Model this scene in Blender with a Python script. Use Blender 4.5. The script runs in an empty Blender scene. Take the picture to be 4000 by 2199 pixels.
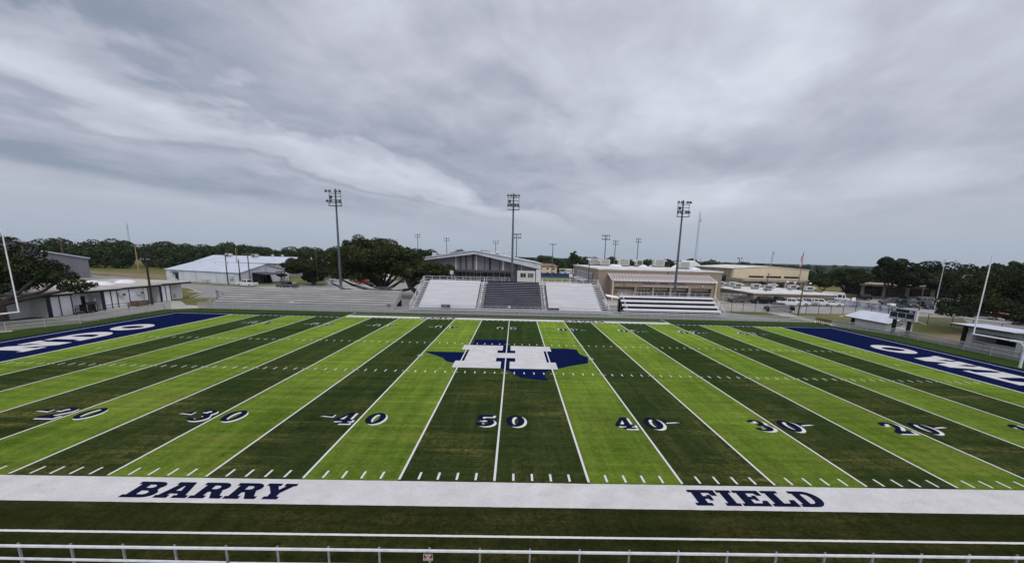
import bpy, math, random
import numpy as np
from mathutils import Vector, Matrix
rnd = random.Random(7)
S = bpy.context.scene
C = S.collection
R = math.radians

# ------------------------------------------------------------------ camera
CAM = Vector((0.76757, -17.53326, 10.69196))
cam = bpy.data.objects.new('camera', bpy.data.cameras.new('camera'))
C.objects.link(cam)
cam.data.sensor_width = 36.0
cam.data.lens = 14.0808
cam.data.shift_x = -0.0092147
cam.data.shift_y = 0.0500623
cam.data.clip_start = 0.1
cam.data.clip_end = 6000
_r = Vector((0.99955571, -0.01486795, 0.02583273)); _u = Vector((-0.02256713, 0.18866248, 0.98178266)); _f = Vector((0.01947077, 0.98192943, -0.18824313))
cam.matrix_world = Matrix(((_r.x, _u.x, -_f.x, CAM.x), (_r.y, _u.y, -_f.y, CAM.y), (_r.z, _u.z, -_f.z, CAM.z), (0, 0, 0, 1)))
S.camera = cam

# ------------------------------------------------------------------ sky
W = bpy.data.worlds.new('World'); S.world = W; W.use_nodes = True
wn = W.node_tree.nodes; wl = W.node_tree.links
wn.clear()
def wnode(t, **k):
    n = wn.new(t)
    for a, b in k.items(): setattr(n, a, b)
    return n
def wmath(op, a, b=None, clamp=False):
    n = wnode('ShaderNodeMath', operation=op, use_clamp=clamp)
    for i, v in enumerate((a, b)):
        if v is None: continue
        if isinstance(v, (int, float)): n.inputs[i].default_value = v
        else: wl.new(v, n.inputs[i])
    return n.outputs[0]
SUN_EL, SUN_ROT = R(48), R(157)   # hidden sun: behind the camera, over the right shoulder
tc = wnode('ShaderNodeTexCoord')
sep = wnode('ShaderNodeSeparateXYZ'); wl.new(tc.outputs['Generated'], sep.inputs[0])
SKY_WARP, SKY_N1, SKY_N2 = 3.4, 1.15, .62
zc = wmath('MAXIMUM', sep.outputs[2], 0.0)
den = wmath('ADD', zc, 0.03)
cu = wmath('DIVIDE', sep.outputs[0], den); cv = wmath('DIVIDE', sep.outputs[1], den)
# cloud deck: streets of stratus run towards azimuth 23.5 degrees; a = along them, c = across
CA, SA = math.cos(R(23.5)), math.sin(R(23.5))
c_ = wmath('SUBTRACT', wmath('MULTIPLY', cu, CA), wmath('MULTIPLY', cv, SA))
a_ = wmath('ADD', wmath('MULTIPLY', cu, SA), wmath('MULTIPLY', cv, CA))
den2 = wmath('ADD', zc, 0.17)
cu2 = wmath('DIVIDE', sep.outputs[0], den2); cv2 = wmath('DIVIDE', sep.outputs[1], den2)
cmb = wnode('ShaderNodeCombineXYZ'); wl.new(wmath('SUBTRACT', wmath('MULTIPLY', cu2, CA), wmath('MULTIPLY', cv2, SA)), cmb.inputs[0]); wl.new(wmath('ADD', wmath('MULTIPLY', cu2, SA), wmath('MULTIPLY', cv2, CA)), cmb.inputs[1])
def layer(sc, off, scale, detail, rough, dist):
    m = wnode('ShaderNodeMapping'); m.inputs['Scale'].default_value = (sc[0], sc[1], 1); m.inputs['Location'].default_value = (off[0], off[1], 0)
    wl.new(cmb.outputs[0], m.inputs[0])
    n = wnode('ShaderNodeTexNoise'); n.inputs['Scale'].default_value = scale; n.inputs['Detail'].default_value = detail; n.inputs['Roughness'].default_value = rough; n.inputs['Distortion'].default_value = dist
    wl.new(m.outputs[0], n.inputs['Vector'])
    return n.outputs[0]
warp = layer((1, .8), (2.1, 5.3), 1.5, 6, .55, .35)
cw = wmath('ADD', c_, wmath('MULTIPLY', wmath('SUBTRACT', warp, .5), SKY_WARP))
prof = wnode('ShaderNodeValToRGB'); prof.color_ramp.interpolation = 'EASE'
pr = prof.color_ramp.elements
stops = [(-10,.45),(-8.4,.55),(-7,.36),(-5.7,-.12),(-4.9,.24),(-4.4,.40),(-4.1,.26),(-3.75,.56),(-3.2,.74),(-2.8,.50),(-2.55,.20),(-2.0,.30),(-1.4,.46),(-.8,.70),(0,.78),(.7,.62),(1.4,.62),(2.6,.40),(4,.5)]
pr[0].position = 0; pr[0].color = (stops[0][1],)*3+(1,); pr[1].position = 1; pr[1].color = (stops[-1][1],)*3+(1,)
for p_, v_ in stops[1:-1]:
    e = pr.new((p_+10)/14); e.color = (v_, v_, v_, 1)
wl.new(wmath('DIVIDE', wmath('ADD', cw, 10), 14, True), prof.inputs[0])
n1 = layer((1, .75), (3.1, 1.7), 1.7, 6, .55, .4)
n2 = layer((1, .8), (7.3, 2.2), 4.0, 7, .55, .6)
# a darker patch low in the middle distance
bl = wmath('ADD', wmath('POWER', wmath('DIVIDE', wmath('ADD', c_, .1), 1.3), 2), wmath('POWER', wmath('DIVIDE', wmath('SUBTRACT', a_, 4.2), .8), 2))
blob = wmath('EXPONENT', wmath('MULTIPLY', bl, -1))
fade = wnode('ShaderNodeMapRange'); fade.inputs['From Min'].default_value = .06; fade.inputs['From Max'].default_value = .30; fade.inputs['To Min'].default_value = .25; wl.new(zc, fade.inputs[0])
fd = wnode('ShaderNodeMapRange'); fd.interpolation_type = 'SMOOTHSTEP'; fd.inputs['From Min'].default_value = .05; fd.inputs['From Max'].default_value = .14; fd.inputs['To Min'].default_value = .15; wl.new(zc, fd.inputs[0])
pv_ = wmath('ADD', wmath('MULTIPLY', wmath('SUBTRACT', prof.outputs[0], .44), fd.outputs[0]), .44)
val = wmath('ADD', pv_, wmath('MULTIPLY', fade.outputs[0], wmath('ADD', wmath('MULTIPLY', wmath('SUBTRACT', n1, .5), SKY_N1), wmath('MULTIPLY', wmath('SUBTRACT', n2, .5), SKY_N2))))
val = wmath('SUBTRACT', val, wmath('MULTIPLY', blob, .42))
ramp = wnode('ShaderNodeValToRGB'); wl.new(val, ramp.inputs[0])
el = ramp.color_ramp.elements
el[0].position = 0.0; el[0].color = (0.268, 0.312, 0.402, 1)
el[1].position = 1.0; el[1].color = (0.700, 0.730, 0.830, 1)
e = el.new(0.5); e.color = (0.495, 0.514, 0.602, 1)
# towards the horizon the cloud base evens out to a pale blue-grey
hz = wnode('ShaderNodeMapRange'); hz.interpolation_type = 'SMOOTHSTEP'; hz.inputs['From Min'].default_value = 0.0; hz.inputs['From Max'].default_value = 0.13
wl.new(zc, hz.inputs[0])
hm = wnode('ShaderNodeMix', data_type='RGBA'); wl.new(hz.outputs[0], hm.inputs[0]); hm.inputs[6].default_value = (0.385, 0.450, 0.550, 1); wl.new(ramp.outputs[0], hm.inputs[7])
# overcast sky: the zenith is brighter than the horizon
zen = wnode('ShaderNodeMapRange'); zen.inputs['From Min'].default_value = 0.45; zen.inputs['From Max'].default_value = 1.0; zen.inputs['To Min'].default_value = 1.0; zen.inputs['To Max'].default_value = 1.75
wl.new(zc, zen.inputs[0])
back = wmath('ADD', wmath('MULTIPLY', wmath('MAXIMUM', wmath('MULTIPLY', sep.outputs[1], -1.0), 0.0), 0.55), 1.0)
zb = wmath('MULTIPLY', zen.outputs[0], back)
vs = wnode('ShaderNodeVectorMath', operation='SCALE'); wl.new(hm.outputs[2], vs.inputs[0]); wl.new(zb, vs.inputs['Scale'])
sky = wnode('ShaderNodeTexSky', sky_type='NISHITA', sun_disc=False, sun_elevation=SUN_EL, sun_rotation=SUN_ROT)
sk = wnode('ShaderNodeVectorMath', operation='SCALE'); wl.new(sky.outputs[0], sk.inputs[0]); sk.inputs['Scale'].default_value = 0.06
cl = wnode('ShaderNodeVectorMath', operation='SCALE'); wl.new(vs.outputs[0], cl.inputs[0]); cl.inputs['Scale'].default_value = 9.6
ad = wnode('ShaderNodeVectorMath', operation='ADD'); wl.new(sk.outputs[0], ad.inputs[0]); wl.new(cl.outputs[0], ad.inputs[1])
bg = wnode('ShaderNodeBackground'); bg.inputs[1].default_value = 0.10; wl.new(ad.outputs[0], bg.inputs[0])
wo = wnode('ShaderNodeOutputWorld'); wl.new(bg.outputs[0], wo.inputs[0])

# ------------------------------------------------------------------ sun behind the cloud
sun = bpy.data.objects.new('sun', bpy.data.lights.new('sun', 'SUN')); C.objects.link(sun)
sun.data.energy = 1.15; sun.data.angle = R(25); sun.data.color = (1.0, 0.92, 0.80)
sun.rotation_euler = (R(90) - SUN_EL, 0, math.pi - SUN_ROT)
S.view_settings.view_transform = 'Standard'; S.view_settings.look = 'None'; S.view_settings.exposure = 0.0; S.view_settings.gamma = 1.0
S.cycles.max_bounces = 5; S.cycles.diffuse_bounces = 3; S.cycles.transparent_max_bounces = 16

# ------------------------------------------------------------------ helpers
class MB:
    def __init__(s): s.v = []; s.f = []
    def quad(s, *p):
        n = len(s.v); s.v += [tuple(q) for q in p]; s.f.append(tuple(range(n, n + len(p))))
    def box(s, x0, x1, y0, y1, z0, z1):
        n = len(s.v)
        s.v += [(x0,y0,z0),(x1,y0,z0),(x1,y1,z0),(x0,y1,z0),(x0,y0,z1),(x1,y0,z1),(x1,y1,z1),(x0,y1,z1)]
        s.f += [tuple(n+i for i in q) for q in ((3,2,1,0),(4,5,6,7),(0,1,5,4),(1,2,6,5),(2,3,7,6),(3,0,4,7))]
        return s
    def tube(s, a, b, r0, r1=None, k=8, caps=True):
        r1 = r0 if r1 is None else r1
        a = Vector(a); b = Vector(b); d = (b - a).normalized()
        t = Vector((0,0,1)) if abs(d.z) < .9 else Vector((1,0,0))
        u = d.cross(t).normalized(); w = d.cross(u)
        n = len(s.v)
        for p, r in ((a, r0), (b, r1)):
            for i in range(k):
                q = p + (u*math.cos(2*math.pi*i/k) + w*math.sin(2*math.pi*i/k))*r
                s.v.append(tuple(q))
        for i in range(k):
            j = (i+1) % k; s.f.append((n+i, n+k+i, n+k+j, n+j))
        if caps: s.f.append(tuple(n+i for i in range(k))); s.f.append(tuple(n+k+i for i in reversed(range(k))))
        return s
    def path(s, pts, r, k=8):
        rs = r if isinstance(r, (list, tuple)) else [r]*len(pts)
        for i in range(len(pts)-1): s.tube(pts[i], pts[i+1], rs[i], rs[i+1], k)
        return s
    def bar(s, a, b, w, h):            # rectangular bar along a-b, h measured along z
        a = Vector(a); b = Vector(b); d = (b-a); d.z = 0
        n = Vector((-d.y, d.x, 0)).normalized()*(w/2) if d.length > 1e-6 else Vector((w/2,0,0))
        z = Vector((0,0,h/2)); m = len(s.v)
        for p in (a, b):
            for q in (-n-z, n-z, n+z, -n+z): s.v.append(tuple(p+q))
        s.f += [tuple(m+i for i in q) for q in ((0,1,2,3),(7,6,5,4),(0,4,5,1),(1,5,6,2),(2,6,7,3),(3,7,4,0))]
        return s
    def prism(s, pts, off):            # polygon (list of 3-D points) pushed along off
        n = len(s.v); k = len(pts); off = Vector(off)
        s.v += [tuple(p) for p in pts] + [tuple(Vector(p)+off) for p in pts]
        s.f.append(tuple(range(n, n+k))); s.f.append(tuple(n+k+i for i in reversed(range(k))))
        for i in range(k):
            j = (i+1) % k; s.f.append((n+i, n+k+i, n+k+j, n+j))
        return s
    def lathe(s, c, prof, k=14):       # prof = [(r, z)...] round a vertical axis at c
        n = len(s.v)
        for r, z in prof:
            for i in range(k):
                a = 2*math.pi*i/k; s.v.append((c[0]+r*math.cos(a), c[1]+r*math.sin(a), c[2]+z))
        for j in range(len(prof)-1):
            for i in range(k):
                i2 = (i+1) % k; s.f.append((n+j*k+i, n+j*k+i2, n+(j+1)*k+i2, n+(j+1)*k+i))
        return s
def root_of(o):
    while o.parent: o = o.parent
    return o
def obj(name, mb, m, parent=None, local=False, fix=True):
    me = bpy.data.meshes.new(name)
    v = mb.v
    o = bpy.data.objects.new(name, me)
    if parent is not None:
        o.parent = parent
        if not local:
            L = root_of(parent).location; v = [(p[0]-L.x, p[1]-L.y, p[2]-L.z) for p in v]
    me.from_pydata([tuple(p) for p in v], [], mb.f)
    if fix:
        import bmesh
        b = bmesh.new(); b.from_mesh(me); bmesh.ops.recalc_face_normals(b, faces=b.faces); b.to_mesh(me); b.free()
    if m is not None: me.materials.append(m)
    C.objects.link(o)
    return o
def tag(o, label=None, cat=None, group=None, kind=None):
    if label: o['label'] = label
    if cat: o['category'] = cat
    if group: o['group'] = group
    if kind: o['kind'] = kind
    return o
def thing(name, label, cat, loc=(0,0,0), rz=0, group=None):
    o = bpy.data.objects.new(name, None); C.objects.link(o)
    o.location = loc; o.rotation_euler = (0,0,rz); o.empty_display_size = .2
    return tag(o, label, cat, group)
def single(name, mb, m, loc, label, cat, group=None):   # a thing that is one mesh, its origin at its base
    mb.v = [(p[0]-loc[0], p[1]-loc[1], p[2]-loc[2]) for p in mb.v]
    o = obj(name, mb, m); o.location = loc
    return tag(o, label, cat, group)
def struct(name, mb, m, parent=None):
    o = obj(name, mb, m, parent, fix=False)
    if parent is None: o['kind'] = 'structure'
    return o
def copy_tree(o, parent=None):
    c = o.copy(); C.objects.link(c)
    if parent is not None: c.parent = parent
    for ch in list(o.children): copy_tree(ch, c)
    return c

# ------------------------------------------------------------------ materials
def mat(name, col, col2=None, scale=1.0, rough=0.75, detail=4, stretch=(1,1,1), metal=0.0, lo=0.35, hi=0.65, bump=0.0, spec=0.3, alpha_wire=None):
    m = bpy.data.materials.new(name); m.use_nodes = True
    N = m.node_tree.nodes; L = m.node_tree.links
    b = N['Principled BSDF']
    b.inputs['Roughness'].default_value = rough; b.inputs['Metallic'].default_value = metal; b.inputs['Specular IOR Level'].default_value = spec
    if col2 is None: col2 = tuple(c*0.82 for c in col)
    t = N.new('ShaderNodeTexCoord'); mp = N.new('ShaderNodeMapping'); mp.inputs['Scale'].default_value = stretch
    L.new(t.outputs['Object'], mp.inputs[0])
    n = N.new('ShaderNodeTexNoise'); n.inputs['Scale'].default_value = scale; n.inputs['Detail'].default_value = detail; n.inputs['Roughness'].default_value = .6
    L.new(mp.outputs[0], n.inputs['Vector'])
    r = N.new('ShaderNodeValToRGB'); r.color_ramp.elements[0].position = lo; r.color_ramp.elements[1].position = hi
    r.color_ramp.elements[0].color = (*col2, 1); r.color_ramp.elements[1].color = (*col, 1)
    L.new(n.outputs[0], r.inputs[0]); L.new(r.outputs[0], b.inputs['Base Color'])
    if bump:
        bp = N.new('ShaderNodeBump'); bp.inputs['Strength'].default_value = bump; bp.inputs['Distance'].default_value = .05
        L.new(n.outputs[0], bp.inputs['Height']); L.new(bp.outputs[0], b.inputs['Normal'])
    return m
class NT:                                # small helper for hand-made node trees
    def __init__(s, name, rough=.85, spec=.2):
        s.m = bpy.data.materials.new(name); s.m.use_nodes = True
        s.N = s.m.node_tree.nodes; s.L = s.m.node_tree.links; s.b = s.N['Principled BSDF']
        s.b.inputs['Roughness'].default_value = rough; s.b.inputs['Specular IOR Level'].default_value = spec
        s.co = s.N.new('ShaderNodeTexCoord').outputs['Object']
        sp = s.N.new('ShaderNodeSeparateXYZ'); s.L.new(s.co, sp.inputs[0]); s.x, s.y, s.z = sp.outputs
    def math(s, op, a, b=None, clamp=False):
        n = s.N.new('ShaderNodeMath'); n.operation = op; n.use_clamp = clamp
        for i, v in enumerate((a, b)):
            if v is None: continue
            if isinstance(v, (int, float)): n.inputs[i].default_value = v
            else: s.L.new(v, n.inputs[i])
        return n.outputs[0]
    def noise(s, scale, stretch=(1,1,1), detail=4, rough=.6, off=(0,0,0), dist=0):
        mp = s.N.new('ShaderNodeMapping'); mp.inputs['Scale'].default_value = stretch; mp.inputs['Location'].default_value = off
        s.L.new(s.co, mp.inputs[0])
        n = s.N.new('ShaderNodeTexNoise'); n.inputs['Scale'].default_value = scale; n.inputs['Detail'].default_value = detail; n.inputs['Roughness'].default_value = rough; n.inputs['Distortion'].default_value = dist
        s.L.new(mp.outputs[0], n.inputs['Vector']); return n.outputs[0]
    def ramp(s, f, *st):
        r = s.N.new('ShaderNodeValToRGB'); e = r.color_ramp.elements
        e[0].position, e[0].color = st[0][0], (*st[0][1], 1); e[1].position, e[1].color = st[-1][0], (*st[-1][1], 1)
        for p, c in st[1:-1]: q = e.new(p); q.color = (*c, 1)
        s.L.new(f, r.inputs[0]); return r.outputs[0]
    def smooth(s, f, a, b, lo=0.0, hi=1.0):
        n = s.N.new('ShaderNodeMapRange'); n.inputs['From Min'].default_value = a; n.inputs['From Max'].default_value = b; n.inputs['To Min'].default_value = lo; n.inputs['To Max'].default_value = hi
        s.L.new(f, n.inputs[0]); return n.outputs[0]
    def mix(s, f, a, b, mode='MIX'):
        n = s.N.new('ShaderNodeMix'); n.data_type = 'RGBA'; n.blend_type = mode
        for i, v in ((0, f), (6, a), (7, b)):
            if isinstance(v, tuple): n.inputs[i].default_value = (*v, 1)
            elif isinstance(v, (int, float)): n.inputs[i].default_value = v
            else: s.L.new(v, n.inputs[i])
        return n.outputs[2]
    def done(s, col, bump=None, strength=.3, dist=.05):
        s.L.new(col, s.b.inputs['Base Color'])
        if bump is not None:
            bp = s.N.new('ShaderNodeBump'); bp.inputs['Strength'].default_value = strength; bp.inputs['Distance'].default_value = dist
            s.L.new(bump, bp.inputs['Height']); s.L.new(bp.outputs[0], s.b.inputs['Normal'])
        return s.m
M = {}
M['white_steel'] = mat('white_steel', (.74,.75,.76), (.62,.63,.64), 2.5, .5)
M['galv'] = mat('galvanised_steel', (.50,.51,.53), (.36,.37,.39), 3, .5, metal=.25)
M['pole_steel'] = mat('pole_steel', (.115,.13,.16), (.075,.088,.11), 2, .5, metal=.3)
M['dark_steel'] = mat('dark_steel', (.045,.05,.06), (.025,.028,.035), 3, .5)
M['black'] = mat('black_paint', (.014,.014,.017), (.008,.008,.010), 3, .6, spec=.15)
M['alum'] = mat('bright_aluminium', (.64,.65,.68), (.54,.55,.58), 1.2, .45, stretch=(.35,3,3), metal=.15)
M['alum_old'] = mat('weathered_aluminium', (.46,.455,.45), (.31,.305,.30), 1.0, .6, stretch=(.25,3,3), metal=.1)
M['alum_edge'] = mat('worn_aluminium_edge', (.56,.55,.54), (.42,.41,.40), 1.0, .5, stretch=(.3,3,3), metal=.1)
M['navy_plank'] = mat('navy_plank', (.006,.008,.028), (.004,.005,.018), 1.0, .7, stretch=(.3,3,3), spec=.05)
M['under'] = mat('dark_trim_and_shade', (.022,.022,.024), (.012,.012,.014), 2, .8)  # near-black for dark parts, and for shade painted under the stands
M['concrete'] = mat('concrete', (.50,.48,.45), (.37,.35,.32), .6, .85, bump=.1)
M['glass'] = mat('dark_glass', (.012,.015,.018), (.008,.010,.012), .6, .12, spec=.5)
M['win'] = mat('window_glass', (.030,.038,.042), (.015,.018,.02), .5, .10, spec=.6)
M['tyre'] = mat('tyre_rubber', (.014,.014,.015), None, 5, .8)
M['rim'] = mat('alloy_rim', (.42,.43,.45), None, 5, .35, metal=.6)
M['lens'] = mat('lamp_lens', (.55,.57,.60), None, 8, .15)
M['red_lens'] = mat('tail_lamp', (.25,.01,.01), None, 8, .2)
# ------------------------------------------------------------------ turf
YD = 0.9144
def turf(name, dark, light=None, brown=(.16,.125,.035), worn=.5, con=1.0):
    t = NT(name, .95, 0)
    fine = t.noise(9, (1,1,1), 4, .8)               # blades and tufts
    tuft = t.noise(3.2, (1,1,1), 4, .75, (2,7,0))
    mid = t.noise(.8, (1,1,1), 5, .65)
    big = t.noise(.10, (1,1,1), 4, .6, (3,8,0))
    mowx = t.noise(1.0, (.05,1.5,1), 4, .65)        # mower tracks along the field
    mowy = t.noise(1.0, (1.5,.06,1), 4, .65, (5,1,0)) # and across it
    if light:
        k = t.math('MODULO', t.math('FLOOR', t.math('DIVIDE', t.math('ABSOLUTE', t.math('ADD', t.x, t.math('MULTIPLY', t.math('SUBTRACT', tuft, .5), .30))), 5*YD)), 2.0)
        # grazing-view blade sheen put into the colour: brighter far, duller near
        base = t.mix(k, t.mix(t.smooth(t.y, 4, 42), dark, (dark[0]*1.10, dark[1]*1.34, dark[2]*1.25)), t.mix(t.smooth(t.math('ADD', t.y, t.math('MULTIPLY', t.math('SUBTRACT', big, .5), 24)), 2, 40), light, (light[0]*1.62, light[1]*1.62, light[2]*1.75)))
    else:
        base = t.mix(0.0, dark, dark)
    g = t.math('ADD', t.math('ADD', t.math('MULTIPLY', fine, .55), t.math('MULTIPLY', tuft, .45)), t.math('ADD', t.math('MULTIPLY', mid, .25), t.math('ADD', t.math('MULTIPLY', mowx, .42), t.math('MULTIPLY', mowy, .36))))
    lo = tuple(1-(1-c)*con for c in (.46,.50,.42)); hi = tuple(1+(c-1)*con for c in (1.75,1.62,1.55))
    base = t.mix(1.0, base, t.ramp(t.smooth(g, .76, 1.28), (0, lo), (.5, (1.0,1.0,1.0)), (1, hi)), 'MULTIPLY')
    base = t.mix(1.0, base, t.ramp(big, (.3, (.80,.84,.80)), (.7, (1.20,1.14,1.1))), 'MULTIPLY')
    # worn, yellowed streaks along the mower tracks, strongest towards the near half of the field
    near = t.smooth(t.y, 36.0, 6.0, .12, 1.0)
    wx = t.smooth(t.noise(.62, (.12,1.7,1), 5, .7, (1,4,0)), .46, .66)
    wy = t.smooth(t.noise(.62, (1.7,.12,1), 5, .7, (6,4,0)), .48, .68)
    wp = t.smooth(t.noise(.15, (1,1,1), 4, .6, (9,2,0)), .42, .60)
    gr = t.smooth(t.math('ADD', t.math('MULTIPLY', fine, .5), t.math('MULTIPLY', tuft, .5)), .42, .62)
    w = t.math('MULTIPLY', t.math('MULTIPLY', t.math('MAXIMUM', wx, t.math('MULTIPLY', wy, .6)), wp), t.math('MULTIPLY', t.math('MULTIPLY', near, gr), worn), True)
    base = t.mix(w, base, brown)
    return t.done(base)
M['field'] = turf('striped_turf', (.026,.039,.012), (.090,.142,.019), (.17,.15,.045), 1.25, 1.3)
M['apron'] = turf('apron_turf', (.019,.0235,.0075), None, (.085,.068,.022), 1.0, 1.4)
M['far_apron'] = turf('far_apron_turf', (.034,.060,.016), None, (.13,.11,.03), .4)
def paint(name, col, col2, grass=(.06,.08,.04), cover=.5):
    t = NT(name, .9, 0)
    a = t.noise(9, (1,1,1), 4, .7); b = t.noise(.7, (1,1,1), 5, .65); c = t.noise(1.0, (.5,1.4,1), 5, .6, (3,3,0))
    base = t.mix(t.smooth(t.math('ADD', t.math('MULTIPLY', a, .5), t.math('MULTIPLY', b, .5)), .36, .64), col2, col)
    base = t.mix(t.math('MULTIPLY', t.smooth(t.math('MULTIPLY', a, t.math('ADD', c, .35)), .50, .66), cover), base, grass)
    return t.done(base, a, .4, .03)
M['pwhite'] = paint('white_field_paint', (.61,.595,.59), (.45,.44,.435), (.30,.29,.26), .9)
M['pline'] = paint('white_line_paint', (.66,.65,.63), (.56,.55,.52), (.42,.41,.35), .4)
M['pnavy'] = paint('navy_field_paint', (.0055,.0115,.056), (.004,.008,.040), (.012,.02,.03), .35)
M['pnavy_text'] = paint('navy_lettering_paint', (.009,.012,.038), (.005,.007,.022), (.03,.035,.045), .5)

HX, FY = 50*YD, 53.333*YD
def sheet(polys, z):
    b = MB()
    for p in polys: b.quad(*[(x, y, z) for x, y in p])
    return b
def rect(x0, x1, y0, y1): return [(x0,y0),(x1,y0),(x1,y1),(x0,y1)]
# apron of plain turf inside the fence, near and far
struct('turf_apron', sheet([rect(-62,62,-16,24)], .002), M['apron'])
far = [[(-62,24),(62,24),(62,44),(60,44.5),(57.2,51),(56,54.4),(-56,54.4),(-59.6,51.9),(-60,40)]]
struct('far_turf_apron', sheet(far, .002), M['far_apron'])
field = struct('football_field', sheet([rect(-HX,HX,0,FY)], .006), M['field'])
def fpart(name, polys, z, m): return obj(name, sheet(polys, z), m, field, fix=False)
zl = .010
for s in (-1, 1):
    x0, x1 = sorted((s*HX, s*60*YD)); fpart('end_zone', [rect(x0,x1,0,FY)], zl, M['pnavy'])
    a, b = sorted((s*60*YD, s*56.1))
    c0, c1 = sorted((s*30*YD, s*56.1))
    # navy band outside the lines
    fpart('navy_border', [rect(a,b,0,FY), rect(c0,c1,FY,FY+1.25), rect(c0,c1,-1.25,0)], zl, M['pnavy'])
wb = lambda y0, y1: rect(-30*YD, 30*YD, y0, y1)
def rough(y0, y1, amp=.007, step=.22):   # a painted band whose edges wander with the grass
    g = random.Random(int(y0*100)); n = int(60*YD/step); lo = [(-30*YD+60*YD*i/n, y0+g.uniform(-amp,amp)) for i in range(n+1)]; hi = [(-30*YD+60*YD*i/n, y1+g.uniform(-amp,amp)) for i in range(n+1)]
    return [[lo[i], lo[i+1], hi[i+1], hi[i]] for i in range(n)]
fpart('sideline_border', rough(-1.92, 0), zl, M['pwhite'])
fpart('sideline_border', [wb(FY, FY+1.92)], zl, M['pwhite'])
fpart('restraining_line', rough(-3.83,-3.71,.005,.10), zl, M['pline'])
fpart('restraining_line', [wb(FY+3.68,FY+3.80)], zl, M['pline'])
for s in (-1, 1):
    x = s*30*YD
    fpart('box_line', [rect(x-.06,x+.06,FY+.2,FY+5.2)], zl+.004, M['pline'])
    fpart('box_line', [rect(x-.06,x+.06,-5.2,-.2)], zl+.004, M['pline'])
# yard lines, hash marks
zy = .018
ln = []
for k in range(-10, 11):
    x = k*5*YD; w = .10 if abs(k) == 10 else .058
    ln.append(rect(x-w, x+w, .12, FY-.12))
for s in (-1, 1): ln.append(rect(s*60*YD-.07, s*60*YD+.07, 0, FY))
for s0, s1 in ((-60,-50),(50,60)):
    for y in (0, FY): ln.append(rect(s0*YD, s1*YD, y-.07, y+.07))
for s0, s1 in ((-50,-30),(30,50)):
    for y in (0, FY): ln.append(rect(s0*YD, s1*YD, y-.05, y+.05))
fpart('yard_lines', ln, zy, M['pline'])
hs = []
for k in range(-49, 50):
    x = k*YD
    if k % 5:
        for y in (20*YD, FY-20*YD): hs.append(rect(x-.05, x+.05, y-.31, y+.31))
        hs.append(rect(x-.055, x+.055, .16, .80)); hs.append(rect(x-.055, x+.055, FY-.80, FY-.16))
    else:
        for y in (20*YD, FY-20*YD): hs.append(rect(x-.31, x+.31, y-.045, y+.045))
for s in (-1, 1):
    hs.append(rect(s*47*YD-.05, s*47*YD+.05, FY/2-.35, FY/2+.35))
    x = s*10*YD
    for a in (45, -45, 90): 
        ca, sa = math.cos(R(a)), math.sin(R(a)); q = [(-.42,-.045),(.42,-.045),(.42,.045),(-.42,.045)]
        hs.append([(x+u*ca*.7-v*sa, 26.2*YD+ .22 + u*sa+v*ca) for u, v in q] if a != 90 else rect(x-.36,x+.36,26.2*YD+.18,26.2*YD+.26))
fpart('hash_marks', hs, zy, M['pline'])

# ------------------------------------------------------------------ lettering (slab letters drawn as filled outlines)
def arc(cx, cy, rx, ry, a0, a1, n=12):
    return [(cx+rx*math.cos(R(a0+(a1-a0)*i/n)), cy+ry*math.sin(R(a0+(a1-a0)*i/n))) for i in range(n+1)]
G = {}
st, sb = .17, .10
def rev(p): return list(reversed(p))
G['O'] = (.92, [arc(.46,.5,.46,.5,0,360,40), arc(.46,.5,.19,.30,0,360,28)])
G['B'] = (.86, [[(0,0),(0,st),(sb,st),(sb,1-st),(0,1-st),(0,1),(.55,1)]+arc(.55,.755,.26,.245,90,-40,10)+arc(.57,.27,.29,.27,50,-90,10),
               [(.36,.80),(.36,.60),(.48,.60)]+arc(.48,.70,.09,.10,-90,90,8), [(.36,.42),(.36,.19),(.50,.19)]+arc(.50,.305,.10,.115,-90,90,8)])
G['A'] = (1.0, [[(0,0),(0,st),(.07,st),(.26,1-st),(.18,1-st),(.18,1),(.72,1),(.90,st),(1.0,st),(1.0,0),(.55,0),(.55,st),(.63,st),(.61,.26),(.37,.26),(.34,st),(.42,st),(.42,0)],
               [(.42,.44),(.58,.44),(.52,.74),(.48,.74)]])
G['R'] = (.98, [[(0,0),(0,st),(sb,st),(sb,1-st),(0,1-st),(0,1),(.58,1)]+arc(.58,.725,.29,.275,90,-50,12)+[(.88,st),(.98,st),(.98,0),(.66,0),(.48,.40),(.38,.40),(.38,st),(.48,st),(.48,0)],
               [(.38,.80),(.38,.58),(.50,.58)]+arc(.50,.69,.10,.11,-90,90,8)])
G['Y'] = (1.0, [[(.26,0),(.26,st),(.36,st),(.36,.38),(.09,1-st),(0,1-st),(0,1),(.48,1),(.48,1-st),(.40,1-st),(.53,.60),(.66,1-st),(.58,1-st),(.58,1),(1,1),(1,1-st),(.92,1-st),(.66,.38),(.66,st),(.76,st),(.76,0)]])
G['F'] = (.82, [[(0,0),(0,st),(sb,st),(sb,1-st),(0,1-st),(0,1),(.82,1),(.82,.62),(.66,.62),(.60,.80),(.38,.80),(.38,.60),(.50,.60),(.50,.68),(.62,.68),(.62,.32),(.50,.32),(.50,.41),(.38,.41),(.38,st),(.50,st),(.50,0)]])
G['I'] = (.52, [[(0,0),(0,st),(.11,st),(.11,1-st),(0,1-st),(0,1),(.52,1),(.52,1-st),(.41,1-st),(.41,st),(.52,st),(.52,0)]])
G['E'] = (.84, [[(0,0),(0,st),(sb,st),(sb,1-st),(0,1-st),(0,1),(.82,1),(.82,.66),(.68,.66),(.62,.81),(.38,.81),(.38,.60),(.50,.60),(.50,.68),(.62,.68),(.62,.34),(.50,.34),(.50,.42),(.38,.42),(.38,.19),(.63,.19),(.70,.36),(.84,.36),(.84,0)]])
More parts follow.
